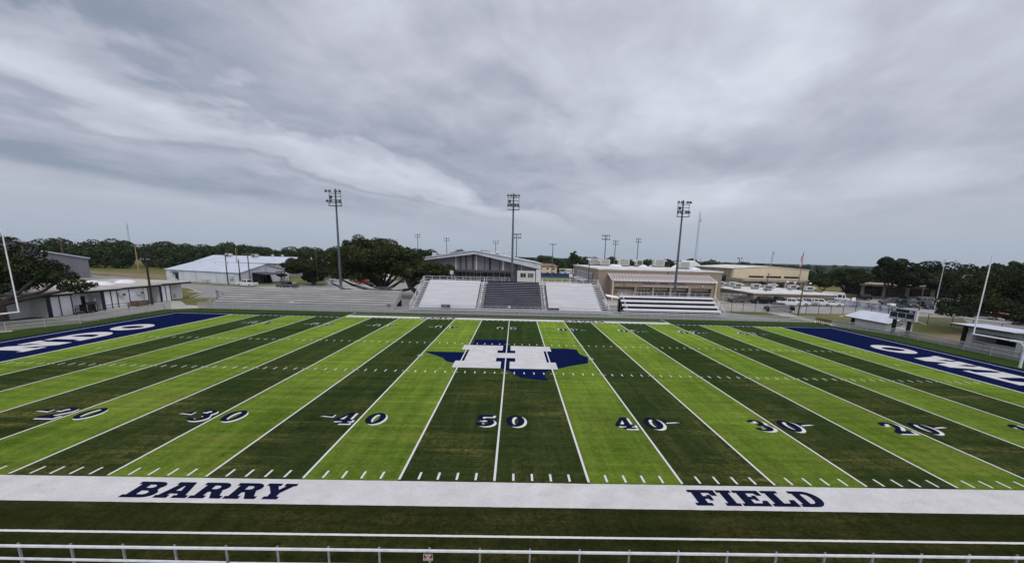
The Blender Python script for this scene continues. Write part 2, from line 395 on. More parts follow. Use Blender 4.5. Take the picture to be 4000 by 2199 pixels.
G['L'] = (.80, [[(0,0),(0,st),(sb,st),(sb,1-st),(0,1-st),(0,1),(.52,1),(.52,1-st),(.39,1-st),(.39,.20),(.58,.20),(.64,.42),(.80,.42),(.80,0)]])
G['D'] = (.94, [[(0,0),(0,st),(sb,st),(sb,1-st),(0,1-st),(0,1),(.50,1)]+arc(.50,.5,.44,.5,90,-90,18), [(.38,.80),(.38,.20),(.48,.20)]+arc(.48,.5,.16,.30,-90,90,14)])
G['N'] = (1.04, [[(0,0),(0,st),(.1,st),(.1,1-st),(0,1-st),(0,1),(.40,1),(.70,.46),(.70,1-st),(.60,1-st),(.60,1),(1.04,1),(1.04,1-st),(.94,1-st),(.94,0),(.66,0),(.34,.56),(.34,st),(.44,st),(.44,0)]])
G['H'] = (1.0, [[(0,0),(0,st),(.1,st),(.1,1-st),(0,1-st),(0,1),(.47,1),(.47,1-st),(.37,1-st),(.37,.60),(.63,.60),(.63,1-st),(.53,1-st),(.53,1),(1,1),(1,1-st),(.9,1-st),(.9,st),(1,st),(1,0),(.53,0),(.53,st),(.63,st),(.63,.40),(.37,.40),(.37,st),(.47,st),(.47,0)]])
G['W'] = (1.42, [[(.28,0),(.08,1-st),(0,1-st),(0,1),(.46,1),(.46,1-st),(.38,1-st),(.47,.42),(.60,1-st),(.53,1-st),(.53,1),(.90,1),(.90,1-st),(.84,1-st),(.95,.42),(1.05,1-st),(.97,1-st),(.97,1),(1.42,1),(1.42,1-st),(1.34,1-st),(1.12,0),(.84,0),(.70,.46),(.56,0)]])
G['S'] = (.80, [[(0,0),(.16,0),(.19,.06)]+arc(.46,.29,.34,.29,-100,60,12)+arc(.36,.70,.09,.09,240,80,8)+[(.54,.74),(.60,.64),(.76,.64),(.76,1),(.62,1),(.58,.95)]+arc(.35,.70,.32,.30,70,240,12)+arc(.44,.30,.10,.10,60,-110,8)+[(.22,.26),(.18,.38),(0,.38)]])
G['0'] = (.66, [arc(.33,.5,.33,.5,0,360,32), arc(.33,.5,.115,.33,0,360,22)])
G['5'] = (.66, [[(.06,1),(.62,1),(.58,.80),(.24,.80),(.23,.66)]+arc(.33,.33,.33,.33,100,-90,16)+arc(.30,.33,.30,.33,-90,-170,6)+[(.0,.30),(.20,.34),(.24,.24)]+arc(.32,.33,.12,.17,-130,120,10)+[(.22,.44),(.05,.50)]])
G['4'] = (.70, [[(.36,1),(.58,1),(.58,.38),(.70,.38),(.70,.20),(.58,.20),(.58,.14),(.68,.14),(.68,0),(.24,0),(.24,.14),(.36,.14),(.36,.20),(0,.20),(0,.38)], [(.20,.38),(.36,.38),(.36,.72)]])
G['3'] = (.64, [[(.0,.26)]+arc(.32,.28,.32,.28,190,395,16)+arc(.31,.745,.27,.255,-38,170,14)+[(.24,.74)]+arc(.32,.74,.09,.12,150,-90,8)+[(.24,.62),(.24,.47)]+arc(.31,.29,.11,.15,90,-160,8)+[(.20,.30)]])
G['2'] = (.64, [[(0,0),(.0,.16),(.30,.42)]+arc(.31,.70,.10,.13,-30,170,8)+[(.20,.66),(.02,.66)]+arc(.32,.70,.31,.30,175,-30,14)+[(.36,.26),(.50,.22),(.54,.30),(.64,.30),(.62,0)]])
G['1'] = (.50, [[(0,0),(0,.15),(.14,.15),(.14,.74),(.02,.70),(.02,.86),(.20,1),(.36,1),(.36,.15),(.50,.15),(.50,0)]])
G['tri'] = (1.0, [[(0,.5),(1,0),(1,1)]])
_gc = {}
def glyph(ch):
    if ch in _gc: return _gc[ch]
    cu = bpy.data.curves.new('outline', 'CURVE'); cu.dimensions = '2D'; cu.fill_mode = 'BOTH'
    for lp in G[ch][1]:
        lp = [p for i, p in enumerate(lp) if i == 0 or (p[0]-lp[i-1][0])**2+(p[1]-lp[i-1][1])**2 > 1e-8]
        if (lp[0][0]-lp[-1][0])**2+(lp[0][1]-lp[-1][1])**2 < 1e-8: lp = lp[:-1]
        sp = cu.splines.new('POLY'); sp.points.add(len(lp)-1)
        for p, q in zip(sp.points, lp): p.co = (q[0], q[1], 0, 1)
        sp.use_cyclic_u = True
    o = bpy.data.objects.new('outline', cu); C.objects.link(o)
    dg = bpy.context.evaluated_depsgraph_get(); me = bpy.data.meshes.new_from_object(o.evaluated_get(dg))
    v = [tuple(p.co) for p in me.vertices]; f = [tuple(p.vertices) for p in me.polygons]
    bpy.data.objects.remove(o); bpy.data.curves.remove(cu); bpy.data.meshes.remove(me)
    _gc[ch] = (v, f); return _gc[ch]
def put(b, ch, org, rt, up, z):          # glyph into mesh b: org corner, rt / up vectors for one unit
    v, f = glyph(ch); n = len(b.v)
    for p in v: b.v.append((org[0]+p[0]*rt[0]+p[1]*up[0], org[1]+p[0]*rt[1]+p[1]*up[1], z))
    for q in f: b.f.append(tuple(n+i for i in q))
def letter(ch, org, rt, up, z, m, name='painted_letter', parent=None):
    b = MB(); put(b, ch, org, rt, up, z)
    return obj(name, b, m, parent or field, fix=False)
zt = .016
# the name on the near sideline and, turned round, on the far one
def sideline_word(word, xs, y0, y1, flip):
    for ch, (xa, xb) in zip(word, xs):
        k = (xb-xa)/G[ch][0]
        if not flip: letter(ch, (xa, y0), (k,0), (0, y1-y0), zt, M['pnavy_text'])
        else: letter(ch, (-xa, FY-y0), (-k,0), (0, -(y1-y0)), zt, M['pnavy_text'])
wordA = [(-16.2,-14.83),(-14.75,-13.33),(-13.25,-11.85),(-11.76,-10.36),(-10.42,-9.08)]
wordB = [(9.1,10.38),(10.46,11.16),(11.24,12.52),(12.6,13.82),(13.9,15.15)]
for fl in (False, True):
    sideline_word('BARRY', wordA, -1.60, -.38, fl); sideline_word('FIELD', wordB, -1.60, -.38, fl)
# end-zone words
for ch, (ya, yb) in zip('HONDO', [(11.0,15.6),(16.6,21.2),(22.1,27.1),(27.5,32.5),(33.7,38.35)]):
    k = (yb-ya)/G[ch][0]; letter(ch, (-48.15, ya), (0,k), (-4.05,0), zt, M['pwhite'])
for ch, (ya, yb) in zip('OWLS', [(35.2,30.2),(29.2,22.4),(22.6,17.7),(16.9,12.6)]):
    k = (ya-yb)/G[ch][0]; letter(ch, (48.3, ya), (0,-k), (4.1,0), zt, M['pwhite'])
# yard numbers: navy with a white drop shadow; far row turned round
def number(k, far):
    t = 50-abs(k)*10; lx = k*10*YD; sg = -1 if far else 1
    cx = (lambda x: x) if not far else (lambda x: 2*lx - x)
    cy = (lambda y: y) if not far else (lambda y: FY - y)
    digs = [(str(t//10), lx-1.58), ('0', lx+.40)]
    w = MB(); n = MB()
    for ch, x in digs:
        kx = 1.22/G[ch][0]
        for b, dx, dy, z in ((w, .16, -.15, .014), (n, 0, 0, .0165)):
            put(b, ch, (cx(x+dx), cy(6.38+dy)), (sg*kx,0), (0, sg*1.88), z)
    if k:
        s = 1 if k*sg > 0 else -1
        # arrow towards the nearer goal line
        x0 = (lx - 2.80) if s < 0 else (lx + 2.78)
        for b, dx, dy, z in ((w, .10, -.13, .014), (n, 0, 0, .0165)):
            if s < 0: p = [(x0,7.62),(x0+.95,7.45),(x0+.95,7.93)]
            else: p = [(x0,7.62),(x0-.95,7.93),(x0-.95,7.45)]
            b.quad(*[(cx(a+dx), cy(c+dy), z) for a, c in p])
    a = obj('painted_number', n, M['pnavy_text'], field, fix=False); obj('drop_shadow', w, M['pline'], a, fix=False)
for k in range(-4, 5):
    number(k, False); number(k, True)
# midfield mark: navy outline of the state with a white slab letter over it
tx = [(-4.14,32.95),(.14,33.06),(.13,30.9),(.13,29.4),(1.6,28.9),(3.2,28.4),(5.1,28.72),(6.97,28.89),(8.28,28.48),(8.23,26.33),(8.94,24.77),(8.92,23.92),(8.60,23.2),(8.71,22.76),(8.46,22.33),(6.6,21.2),(5.19,20.1),(4.11,19.2),(3.79,18.39),(3.7,17.2),(3.94,16.15),(2.83,16.37),(1.51,16.92),(1.01,17.69),(.71,18.56),(.1,19.31),(-.8,20.3),(-2.0,22.0),(-3.2,22.3),(-4.2,21.3),(-5.17,21.49),(-5.8,21.8),(-6.23,22.33),(-6.45,23.12),(-7.3,24.1),(-8.2,24.9),(-9.05,25.96),(-4.05,26.02)]
G['map'] = (1, [tx])
letter('map', (0,0), (1,0), (0,1), .0125, M['pnavy'], 'painted_map')
G['mark'] = (1, [[(-5.12,29.6),(-.45,29.62),(-.45,27.2),(-1.0,27.2),(-1.0,25.96),(1.0,25.97),(1.0,27.2),(.45,27.2),(.45,29.62),(5.15,29.56),(5.15,27.2),(4.25,27.2),(4.25,22.28),(5.15,22.28),(5.15,19.8),(.44,19.74),(.44,22.3),(1.0,22.3),(1.0,23.8),(-1.0,23.8),(-1.0,22.25),(-.44,22.25),(-.44,19.76),(-5.13,19.8),(-5.13,22.28),(-4.25,22.3),(-4.25,27.28),(-5.12,27.3)]])
letter('mark', (0,0), (1,0), (0,1), .0205, M['pwhite'], 'painted_emblem')
# ------------------------------------------------------------------ ground, roads, paths
def ground_mat():
    t = NT('dry_grass', .95, .1)
    a = t.noise(.05, detail=6); b = t.noise(.6, detail=5); c = t.noise(6, detail=3)
    g = t.math('ADD', t.math('MULTIPLY', a, .6), t.math('ADD', t.math('MULTIPLY', b, .3), t.math('MULTIPLY', c, .15)))
    return t.done(t.ramp(g, (.36, (.065,.080,.020)), (.52, (.115,.115,.035)), (.66, (.20,.165,.075))), c, .3, .05)
def paving(name, c0, c1):
    t = NT(name, .9, .15)
    a = t.noise(.12, detail=6); b = t.noise(2.2, detail=4); cr = t.noise(.35, (1,1,1), 6, .75, dist=1.5)
    g = t.math('ADD', t.math('MULTIPLY', a, .6), t.math('MULTIPLY', b, .4))
    col = t.mix(t.smooth(g, .36, .64), c0, c1)
    crack = t.math('LESS_THAN', t.math('ABSOLUTE', t.math('SUBTRACT', cr, .5)), .006)
    return t.done(t.mix(t.math('MULTIPLY', crack, .6), col, tuple(x*.45 for x in c0)))
M['ground'] = ground_mat()
M['asphalt'] = paving('pale_asphalt', (.27,.262,.25), (.35,.34,.325))
M['road'] = paving('road_concrete', (.21,.205,.195), (.27,.262,.25))
M['path'] = paving('path_concrete', (.33,.31,.28), (.43,.40,.36))
M['dirt'] = mat('bare_dirt', (.23,.165,.10), (.14,.105,.055), .5, .95, bump=.2)
M['lawn'] = mat('green_lawn', (.075,.115,.025), (.05,.085,.02), .8, .95)
M['infield'] = mat('infield_clay', (.42,.22,.11), (.34,.17,.085), .5, .95)
t_ = NT('wooded_plain', .95, 0)
M['plain'] = t_.done(t_.ramp(t_.noise(.02, (1,.3,1), 6, .65), (.35, (.014,.025,.012)), (.65, (.034,.050,.024))))
wp_ = MB(); wp_.quad((-3000,300,.03),(3000,300,.03),(3000,4000,.03),(-3000,4000,.03)); wp_.quad((150,190,.035),(3000,100,.035),(3000,299,.035),(150,299,.035)); struct('wooded_plain', wp_, M['plain'])
gm = MB(); gm.quad((-3000,-120,0),(3000,-120,0),(3000,4000,0),(-3000,4000,0))
struct('ground', gm, M['ground'])
def lay(name, polys, z, m): return struct(name, sheet(polys, z), m)
lay('parking_lot', [[(-80,82),(-52,72),(-30,64),(20,72),(24,88),(22,140),(-70,140),(-74,118),(-72,104)]], .006, M['asphalt'])
lay('school_parking_lot', [[(44,68),(84,68.5),(97,66),(80.5,49),(84,30),(170,20),(170,112),(100,112),(88,96),(88,86.5),(58,89),(44,84)]], .006, M['asphalt'])
lay('street', [[(-220,148),(-150,130),(-112,112),(-82,99),(-70,93),(-58,88),(-56,74),(-68,69),(-74,80),(-86,91),(-116,103),(-150,118),(-230,138)]], .008, M['road'])
lay('grass_verge', [[(-118,113),(-83,103.5),(-80,100.6),(-84,100.2),(-114,110)], [(-76,128),(-70,112),(-58,106),(-62,120),(-72,134)]], .012, M['lawn'])
lay('lawn', [[(-190,116),(-126,106),(-104,97),(-88,88),(-77,77),(-84,70),(-120,90),(-190,100)]], .012, M['lawn'])
lay('dirt_shoulder', [[(-200,160),(-130,140),(-112,122),(-122,118),(-150,134),(-210,150)]], .012, M['dirt'])
lay('school_pavement', [[(20,74),(44,70),(58,70),(58,92),(20,92)]], .010, M['path'])
lay('bleacher_pavement', [[(-58,54.6),(56,54.6),(46,66),(24,74),(-20,74),(-58,64.5)]], .010, M['road'])
lay('ramp_path', [[(-66.5,40),(-60.2,40),(-59.8,52.4),(-56,54.7),(-56,57.2),(-61,58.5),(-66.5,64),(-69.5,64)]], .014, M['path'])
lay('corner_path', [[(56,55),(57,51.4),(59,52.6),(58.6,55),(58.8,60),(59.8,66.5),(59.8,70),(55.5,70),(55.6,66),(56,60)]], .014, M['path'])
lay('dirt_patch', [[(64,43),(78,47),(77,41),(70,37.5),(63,37)]], .014, M['dirt'])
lay('dirt_bank', [[(-58.2,57.4),(-55.8,57.4),(-55.8,62),(-62,62.5)]], .018, M['dirt'])
lay('ball_field', [[(10,158),(90,158),(90,225),(10,225)]], .010, M['lawn'])
lay('ball_field_clay', [[(10,143),(60,143),(48,158),(10,160)]], .014, M['infield'])
kb = MB()
for a, b in (((-140,125.5),(-116,113.6)), ((-116,113.6),(-84,102.8)), ((-150,117.5),(-116,102.6)), ((-116,102.6),(-86,90.6)), ((-86,90.6),(-74,79.6)), ((-74,79.6),(-69,69.5)), ((-82,98.2),(-70,91.5)), ((-64,99),(-58,95)), ((-58,95),(-49,96))):
    kb.bar((a[0],a[1],.07),(b[0],b[1],.07),.22,.14)
struct('kerb', kb, M['concrete'])
cb = MB(); cb.path([(-66,24,.06),(-63.5,28.6,.06),(-61.6,30.2,.06),(-60.6,31.6,.06)], .09, 6)
struct('concrete_edging', cb, M['concrete'])
# ------------------------------------------------------------------ writing on signs
def text_mb(txt, size, place, depth=.012, align='CENTER', bold=0.0):
    """raised letters; place(u, v, w) maps letter space to the world"""
    cu = bpy.data.curves.new('writing', 'FONT'); cu.body = txt; cu.size = size; cu.align_x = align; cu.align_y = 'CENTER'; cu.extrude = depth/2; cu.offset = bold; cu.resolution_u = 2
    o = bpy.data.objects.new('writing', cu); C.objects.link(o)
    me = bpy.data.meshes.new_from_object(o.evaluated_get(bpy.context.evaluated_depsgraph_get()))
    b = MB(); b.v = [place(*p.co) for p in me.vertices]; b.f = [tuple(p.vertices) for p in me.polygons]
    bpy.data.objects.remove(o); bpy.data.curves.remove(cu); bpy.data.meshes.remove(me)
    return b
def face_y(x, y, z): return lambda u, v, w: (x+u, y-w, z+v)       # writing on a wall that faces -y
def face_mx(x, y, z): return lambda u, v, w: (x-w, y-u, z+v)      # on a wall that faces -x
M['maroon'] = mat('maroon_enamel', (.16,.012,.022), (.12,.01,.018), 5, .4)
M['sign_white'] = mat('sign_white', (.80,.80,.80), (.72,.72,.72), 4, .5)
M['sign_navy'] = mat('sign_navy', (.012,.018,.075), (.009,.013,.055), 3, .45)
M['navy_panel'] = mat('navy_panel', (.012,.020,.085), (.009,.014,.060), 1.5, .6, spec=.12)

# ------------------------------------------------------------------ railing along the front of the stand the camera is in
M['rail_white'] = mat('chalky_rail_paint', (.62,.65,.67), (.46,.48,.50), 3.5, .6, detail=7, lo=.3, hi=.55)
M['rail_post'] = mat('dull_post_steel', (.27,.28,.30), (.17,.18,.19), 4, .6, metal=.2, detail=6)
RZ, RY = 1.885, -6.85
deck = MB(); deck.box(-24,26,-9.0,-6.74,.62,.80); struct('walkway', deck, M['concrete'])
t = thing('guard_rail', 'white steel guard rail along the bottom of the photo, in front of the near touchline', 'railing', (0,RY,.8))
b = MB(); b.bar((-24,RY,RZ),(26,RY,RZ),.06,.055); obj('top_rail', b, M['rail_white'], t)
b = MB(); b.bar((-24,RY+.01,1.55),(-7.75,RY+.01,1.39),.05,.05); b.bar((-7.65,RY+.01,1.375),(26,RY+.01,1.35),.05,.05); obj('mid_rail', b, M['rail_white'], t)
for k in range(-15, 18):
    x = -.11+1.524*k
    b = MB(); b.box(x-.025,x+.025,RY+.035,RY+.085,.8,RZ+.05); obj('post', b, M['rail_post'], t)
sx = -1.66
t = thing('notice_sign', 'small maroon sign with white writing hung under the white guard rail', 'sign', (sx,RY,1.6))
b = MB(); b.box(sx-.14,sx+.14,RY-.062,RY-.05,1.60,1.83); obj('sign_panel', b, M['maroon'], t)
b = MB()
for x0,x1,z0,z1 in ((-.135,.135,1.822,1.828),(-.135,.135,1.602,1.608),(-.137,-.131,1.602,1.828),(.131,.137,1.602,1.828)): b.box(sx+x0,sx+x1,RY-.0645,RY-.0625,z0,z1)
obj('sign_border', b, M['sign_white'], t)
for z, s in ((1.775,'PLEASE'),(1.715,'NO'),(1.655,'STANDING')):
    obj('lettering', text_mb(s, .056, face_y(sx, RY-.064, z), .002, bold=.0012), M['sign_white'], t)

# ------------------------------------------------------------------ chain-link
def wire_mat(name, col, cover, pitch=.055):
    t = NT(name, .5, .4)
    al = t.math('ADD', t.x, t.y)
    def strand(u):
        f = t.math('FRACT', t.math('DIVIDE', u, pitch)); return t.math('LESS_THAN', f, cover)
    w = t.math('MAXIMUM', strand(t.math('ADD', al, t.z)), strand(t.math('SUBTRACT', al, t.z)))
    t.b.inputs['Base Color'].default_value = (*col, 1); t.b.inputs['Metallic'].default_value = .3
    t.L.new(w, t.b.inputs['Alpha']); return t.m
M['link'] = wire_mat('chain_link', (.36,.37,.38), .30)
M['link_thin'] = wire_mat('thin_chain_link', (.36,.36,.36), .15)
M['link_dark'] = wire_mat('dark_chain_link', (.12,.12,.12), .15)
def fence(name, label, pts, h, step, post_m, net_m, pr=.035, rails=(1.0,), cat='fence', group=None, planks=0):
    t = thing(name, label, cat, (*pts[0], 0), 0, group)
    net = MB(); rl = MB(); low = MB()
    for a, b in zip(pts[:-1], pts[1:]):
        a = Vector((*a,0)); b = Vector((*b,0)); d = b-a; n = max(1, round(d.length/step))
        net.quad((a.x,a.y,.04),(b.x,b.y,.04),(b.x,b.y,h-.02),(a.x,a.y,h-.02))
        for r in rails:
            rl.tube((a.x,a.y,h*r),(b.x,b.y,h*r),pr*.75,None,6)
        for i in range(n+1):
            if i == n and b.xy != Vector(pts[-1]): continue
            p = a+d*(i/n); q = MB(); q.tube((p.x,p.y,0),(p.x,p.y,h+.03),pr,None,8)
            obj('post', q, post_m, t)
        if planks:
            for k in range(planks):
                z = .22 + k*(h-.35)/max(1,planks-1); low.bar((a.x,a.y+.03,z),(b.x,b.y+.03,z),.03,.028)
    obj('rail', rl, post_m, t)
    if planks: obj('lower_rails', low, post_m, t)
    obj('wire_mesh', net, net_m, t, fix=False)
    return t
fence('chain_link_fence', 'long low chain-link fence along the far touchline in front of the bleachers', [(-55.6,54.4),(56,54.5)], 1.12, 3.0, M['galv'], M['link'], .045, (1.0,.52), planks=3)
fence('chain_link_fence', 'low chain-link fence behind the left end zone, in front of the white field house', [(-59.4,52.0),(-58.9,45),(-58.6,37.5),(-61.6,31.8),(-63,26),(-63,16)], 1.12, 3.0, M['galv'], M['link'], .045, (1.0,.52), planks=3)
fence('chain_link_fence', 'low chain-link fence behind the right end zone, in front of the scoreboard', [(56.5,50.7),(58.8,46.4),(60.2,42.2),(60.1,30),(60.1,12)], 1.12, 3.0, M['galv'], M['link'], .045, (1.0,.52), planks=3)
fence('chain_link_fence', 'short taller length of wire fence at the open corner left of the long grey bleachers', [(-60.1,52.6),(-58.6,52.2)], 1.55, 1.5, M['galv'], M['link'], .04, (1.0,.55))
fence('boundary_fence', 'tall dark-posted chain-link fence on the grass strip right of the small bleachers', [(45,67.4),(50,67.4),(55.3,67.4)], 1.95, 3.2, M['dark_steel'], M['link_dark'], .045, (1.0,))
fence('chain_link_gate', 'open grey wire gate leaf left of the gap in the boundary fence', [(55.6,67.0),(59.2,66.2)], 1.85, 3.6, M['galv'], M['link'], .04, (1.0,.5,.06), 'gate')
fence('chain_link_gate', 'narrow grey wire gate leaf beside the brown utility pole', [(61.0,66.9),(61.9,66.5)], 1.9, 1.4, M['galv'], M['link'], .04, (1.0,.06), 'gate')
fence('boundary_fence', 'tall chain-link fence round the grass bank from the gate past the hut to the scoreboard', [(63.2,66.6),(69,67.1),(75,67.9),(78.6,60),(80.2,53),(79.4,49),(81,38),(84,24)], 1.95, 3.3, M['dark_steel'], M['link_thin'], .05, (1.0,))
fence('boundary_fence', 'weathered chain-link fence by the street left of the long grey bleachers', [(-64,70.5),(-61,67),(-57.6,64.8)], 1.8, 2.2, M['dark_steel'], M['link'], .05, (1.0,))
t = thing('campus_fence', 'white post and wire fence between the tan school and the parked dark cars', 'fence', (57.4,92.5,0))
for i in range(8):
    x = 57.4+i*1.38; y = 92.9-i*.28; q = MB(); q.tube((x,y,0),(x,y,2.05),.055); obj('post', q, M['white_steel'], t)
q = MB(); q.tube((57.4,92.9,1.98),(67.1,90.94,1.98),.035,None,6); q.tube((57.4,92.9,1.0),(67.1,90.94,1.0),.03,None,6); obj('rail', q, M['white_steel'], t)
q = MB(); q.quad((57.4,92.93,.05),(67.1,90.97,.05),(67.1,90.97,1.95),(57.4,92.93,1.95)); obj('wire_mesh', q, M['link'], t, fix=False)
# banner fence
M['banner'] = mat('printed_banner', (.50,.51,.56), (.22,.23,.30), .8, .7, detail=6, lo=.42, hi=.58)
t = thing('banner_fence', 'black post fence hung with grey banner cloth in the right car park', 'fence', (84,85.6,0))
bp = [(78.6,86.2),(84,85.4),(85.6,80),(86.6,74.5),(87.2,71.0)]
for i in range(len(bp)-1):
    a, b2 = Vector(bp[i]), Vector(bp[i+1]); n = 2
    for j in range(n):
        p = a+(b2-a)*(j/n); q = MB(); q.tube((p.x,p.y,0),(p.x,p.y,1.85),.055); obj('post', q, M['black'], t)
    q = MB(); q.bar((a.x,a.y,.95),(b2.x,b2.y,.95),.03,1.45)
    obj('banner', q, M['banner'] if i else M['dark_steel'], t)
q = MB()
for a, b2 in zip(bp[:-1], bp[1:]): q.tube((*a,1.74),(*b2,1.74),.04,None,6)
obj('rail', q, M['black'], t)

# ------------------------------------------------------------------ goal posts
M['goal'] = mat('white_goal_paint', (.78,.79,.80), (.68,.69,.70), 1.5, .35)
def goal(s, label):
    t = thing('goal_post', label, 'goal post', (s*56.76,24.38,0))
    x = s*54.87; c = 24.38
    b = MB(); b.path([(s*56.76,c,0),(s*56.76,c,1.75),(s*56.55,c,2.35),(s*56.1,c,2.75),(s*55.5,c,2.97),(x+s*.05,c,3.02)], [.12]*6, 14); obj('gooseneck', b, M['goal'], t)
    b = MB(); b.tube((x,c-3.62,3.05),(x,c+3.62,3.05),.085,None,12); obj('crossbar', b, M['goal'], t)
    for q in (-1, 1):
        b = MB(); b.tube((x,c+q*3.56,3.0),(x,c+q*3.56,12.2),.065,.055,10); obj('upright', b, M['goal'], t)
        b = MB(); b.quad((x,c+q*3.56,12.19),(x+.012,c+q*3.56+.09,12.15),(x-s*.25,c+q*3.6+.15,11.75),(x-s*.26,c+q*3.6+.05,11.8)); 
        obj('ribbon', b, M['goal'], t, fix=False)
    return t
goal(-1, 'white goal post at the left edge of the photo, before the dark oak')
goal(1, 'white goal post at the right edge of the photo, before the open-sided stand')

# ------------------------------------------------------------------ floodlight masts
def lamp_head(x, y, z, az, tilt, m, parent, r=.30, k=12):
    """bowl floodlight facing az (0 = -y), tilted down"""
    d = Vector((math.sin(az)*math.cos(tilt), -math.cos(az)*math.cos(tilt), -math.sin(tilt)))
    c = Vector((x,y,z)); b = MB()
    prof = [(.04,-.42),(.16,-.38),(.24,-.20),(1,-.02),(1.02,.03)]
    u = d.cross(Vector((0,0,1))).normalized(); w = d.cross(u)
    n = len(b.v)
    for rr, dd in prof:
        for i in range(k):
            a = 2*math.pi*i/k; b.v.append(tuple(c + d*dd*r*1.6 + (u*math.cos(a)+w*math.sin(a))*rr*r))
    for j in range(len(prof)-1):
        for i in range(k):
            i2 = (i+1)%k; b.f.append((n+j*k+i, n+j*k+i2, n+(j+1)*k+i2, n+(j+1)*k+i))
    b.f.append(tuple(n+i for i in range(k)))
    h = obj('floodlight', b, m, parent)
    l = MB(); nn = []
    for i in range(k):
        a = 2*math.pi*i/k; l.v.append(tuple(c + d*.02*r + (u*math.cos(a)+w*math.sin(a))*r*.95))
    l.f.append(tuple(range(k))); obj('lens', l, M['lens_dim'], h)
M['lens_dim'] = mat('unlit_reflector', (.30,.31,.33), (.22,.23,.25), 4, .25, metal=.4)
M['lamp_grey'] = mat('lamp_housing', (.075,.085,.09), (.05,.06,.065), 4, .45, metal=.3)
def mast(x, y, lean, top, label, aims, sc=1.0):
    t = thing('floodlight_mast', label, 'floodlight mast', (x,y,0), 0, 'floodlight masts behind the far bleachers')
    xt = x+lean
    b = MB(); zs = [0, top*.33, top*.66, top]; rr = [.30*sc,.25*sc,.20*sc,.15*sc]
    b.path([(x+lean*z/top, y, z) for z in zs], rr, 12); obj('pole', b, M['pole_steel'], t)
    # lamp frame: three cross arms, two uprights, a service platform
    y0 = y-.28
    for dz, hw in ((-.95,1.25),(-1.55,1.22),(-2.2,1.22),(-2.75,1.22)):
        b = MB(); b.bar((xt-hw,y0,top+dz),(xt+hw,y0,top+dz),.10,.10); obj('cross_arm', b, M['dark_steel'], t)
    b = MB()
    for q in (-1.2,1.2): b.box(xt+q-.035,xt+q+.035,y0-.05,y0+.05,top-3.4,top-.95)
    b.box(xt-1.2,xt+1.3,y0-.55,y0+.30,top-3.48,top-3.40)
    for q in (-1.2,1.3): b.box(xt+q-.03,xt+q+.03,y0-.55,y0-.49,top-3.4,top-2.6)
    b.box(xt-1.2,xt+1.3,y0-.55,y0-.50,top-2.66,top-2.6)
    obj('platform', b, M['dark_steel'], t)
    for i, (dx, az) in enumerate(aims):
        lamp_head(xt+dx, y0-.15, top-.52, az, .55, M['lamp_grey'], t, .30)
        lamp_head(xt+dx*.92, y0-.15, top-2.48, az, .62, M['lamp_grey'], t, .29)
    b = MB(); b.box(xt-1.1,xt-.55,y0-.25,y0-.1,top-2.05,top-1.4); obj('control_box', b, M['dark_steel'], t)
    b = MB(); b.box(xt-.3,xt+.3,y-.35,y-.10,top-.6,top-.5); obj('bracket', b, M['dark_steel'], t)
    b = MB(); b.box(x-.35,x+.35,y-.35,y+.35,0,.35); obj('footing', b, M['concrete'], t)
    return t
mast(-36.8, 70, 0.0, 23.3, 'tall steel floodlight mast rising beside the big oak, left of the gable roof', ((-1.75,.75),(-1.0,.55),(.25,.45),(1.05,.1)))
mast(.1, 73.2, 0.0, 23.9, 'tall steel floodlight mast in the middle, in front of the gabled gym', ((-1.15,.25),(-.5,.1),(.45,-.2),(1.1,-.35)))
mast(35.9, 70, 0.0, 23.1, 'tall steel floodlight mast on the right, in front of the tan school', ((-1.15,.2),(-.45,-.1),(.75,-.45),(1.35,-.75)))
# small masts far off beyond the buildings
def far_mast(x, y, top, n, label, w=1.4):
    t = thing('ballpark_mast', label, 'floodlight mast', (x,y,0), 0, 'distant ball park light masts')
    b = MB(); b.tube((x,y,0),(x,y,top),.28,.16,8)
    obj('pole', b, M['pole_steel'], t)
    b = MB(); rows = (0, -1.5) if n > 3 else (0,)
    for dz in rows: b.bar((x-w,y-.2,top+dz-.4),(x+w,y-.2,top+dz-.4),.14,.14)
    obj('cross_arm', b, M['dark_steel'], t)
    for dz in rows:
        k = n//len(rows)
        for i in range(k):
            xx = x-w+2*w*i/max(1,k-1); lamp_head(xx, y-.3, top+dz, ((i%3)-1)*.7, .5, M['lamp_grey'], t, .36, 8)
far_mast(-62.8,250,22.6,6,'thin far light mast rising just right of the big oak crown',1.5)
far_mast(-44.1,250,20.8,6,'thin far light mast over the left slope of the gable roof',1.5)
far_mast(-12.2,250,19.9,4,'short far light mast over the ridge of the gable roof',1.6)
far_mast(1.2,170,20.4,10,'light mast with a broad lamp rack just right of the middle floodlight mast',1.7)
far_mast(19.7,190,17.0,3,'thin far light mast right of the gym, above the ball field',1.4)
far_mast(42,170,20.8,8,'wide-headed light mast above the left roof units of the tan school',1.6)
far_mast(53.9,200,19.8,6,'slim light mast second from the left above the tan school',1.2)
far_mast(66,200,21.2,6,'slim light mast third from the left above the tan school',1.2)
far_mast(121.5,200,12.6,2,'thin far light mast left of the tan gym roof',1.0)
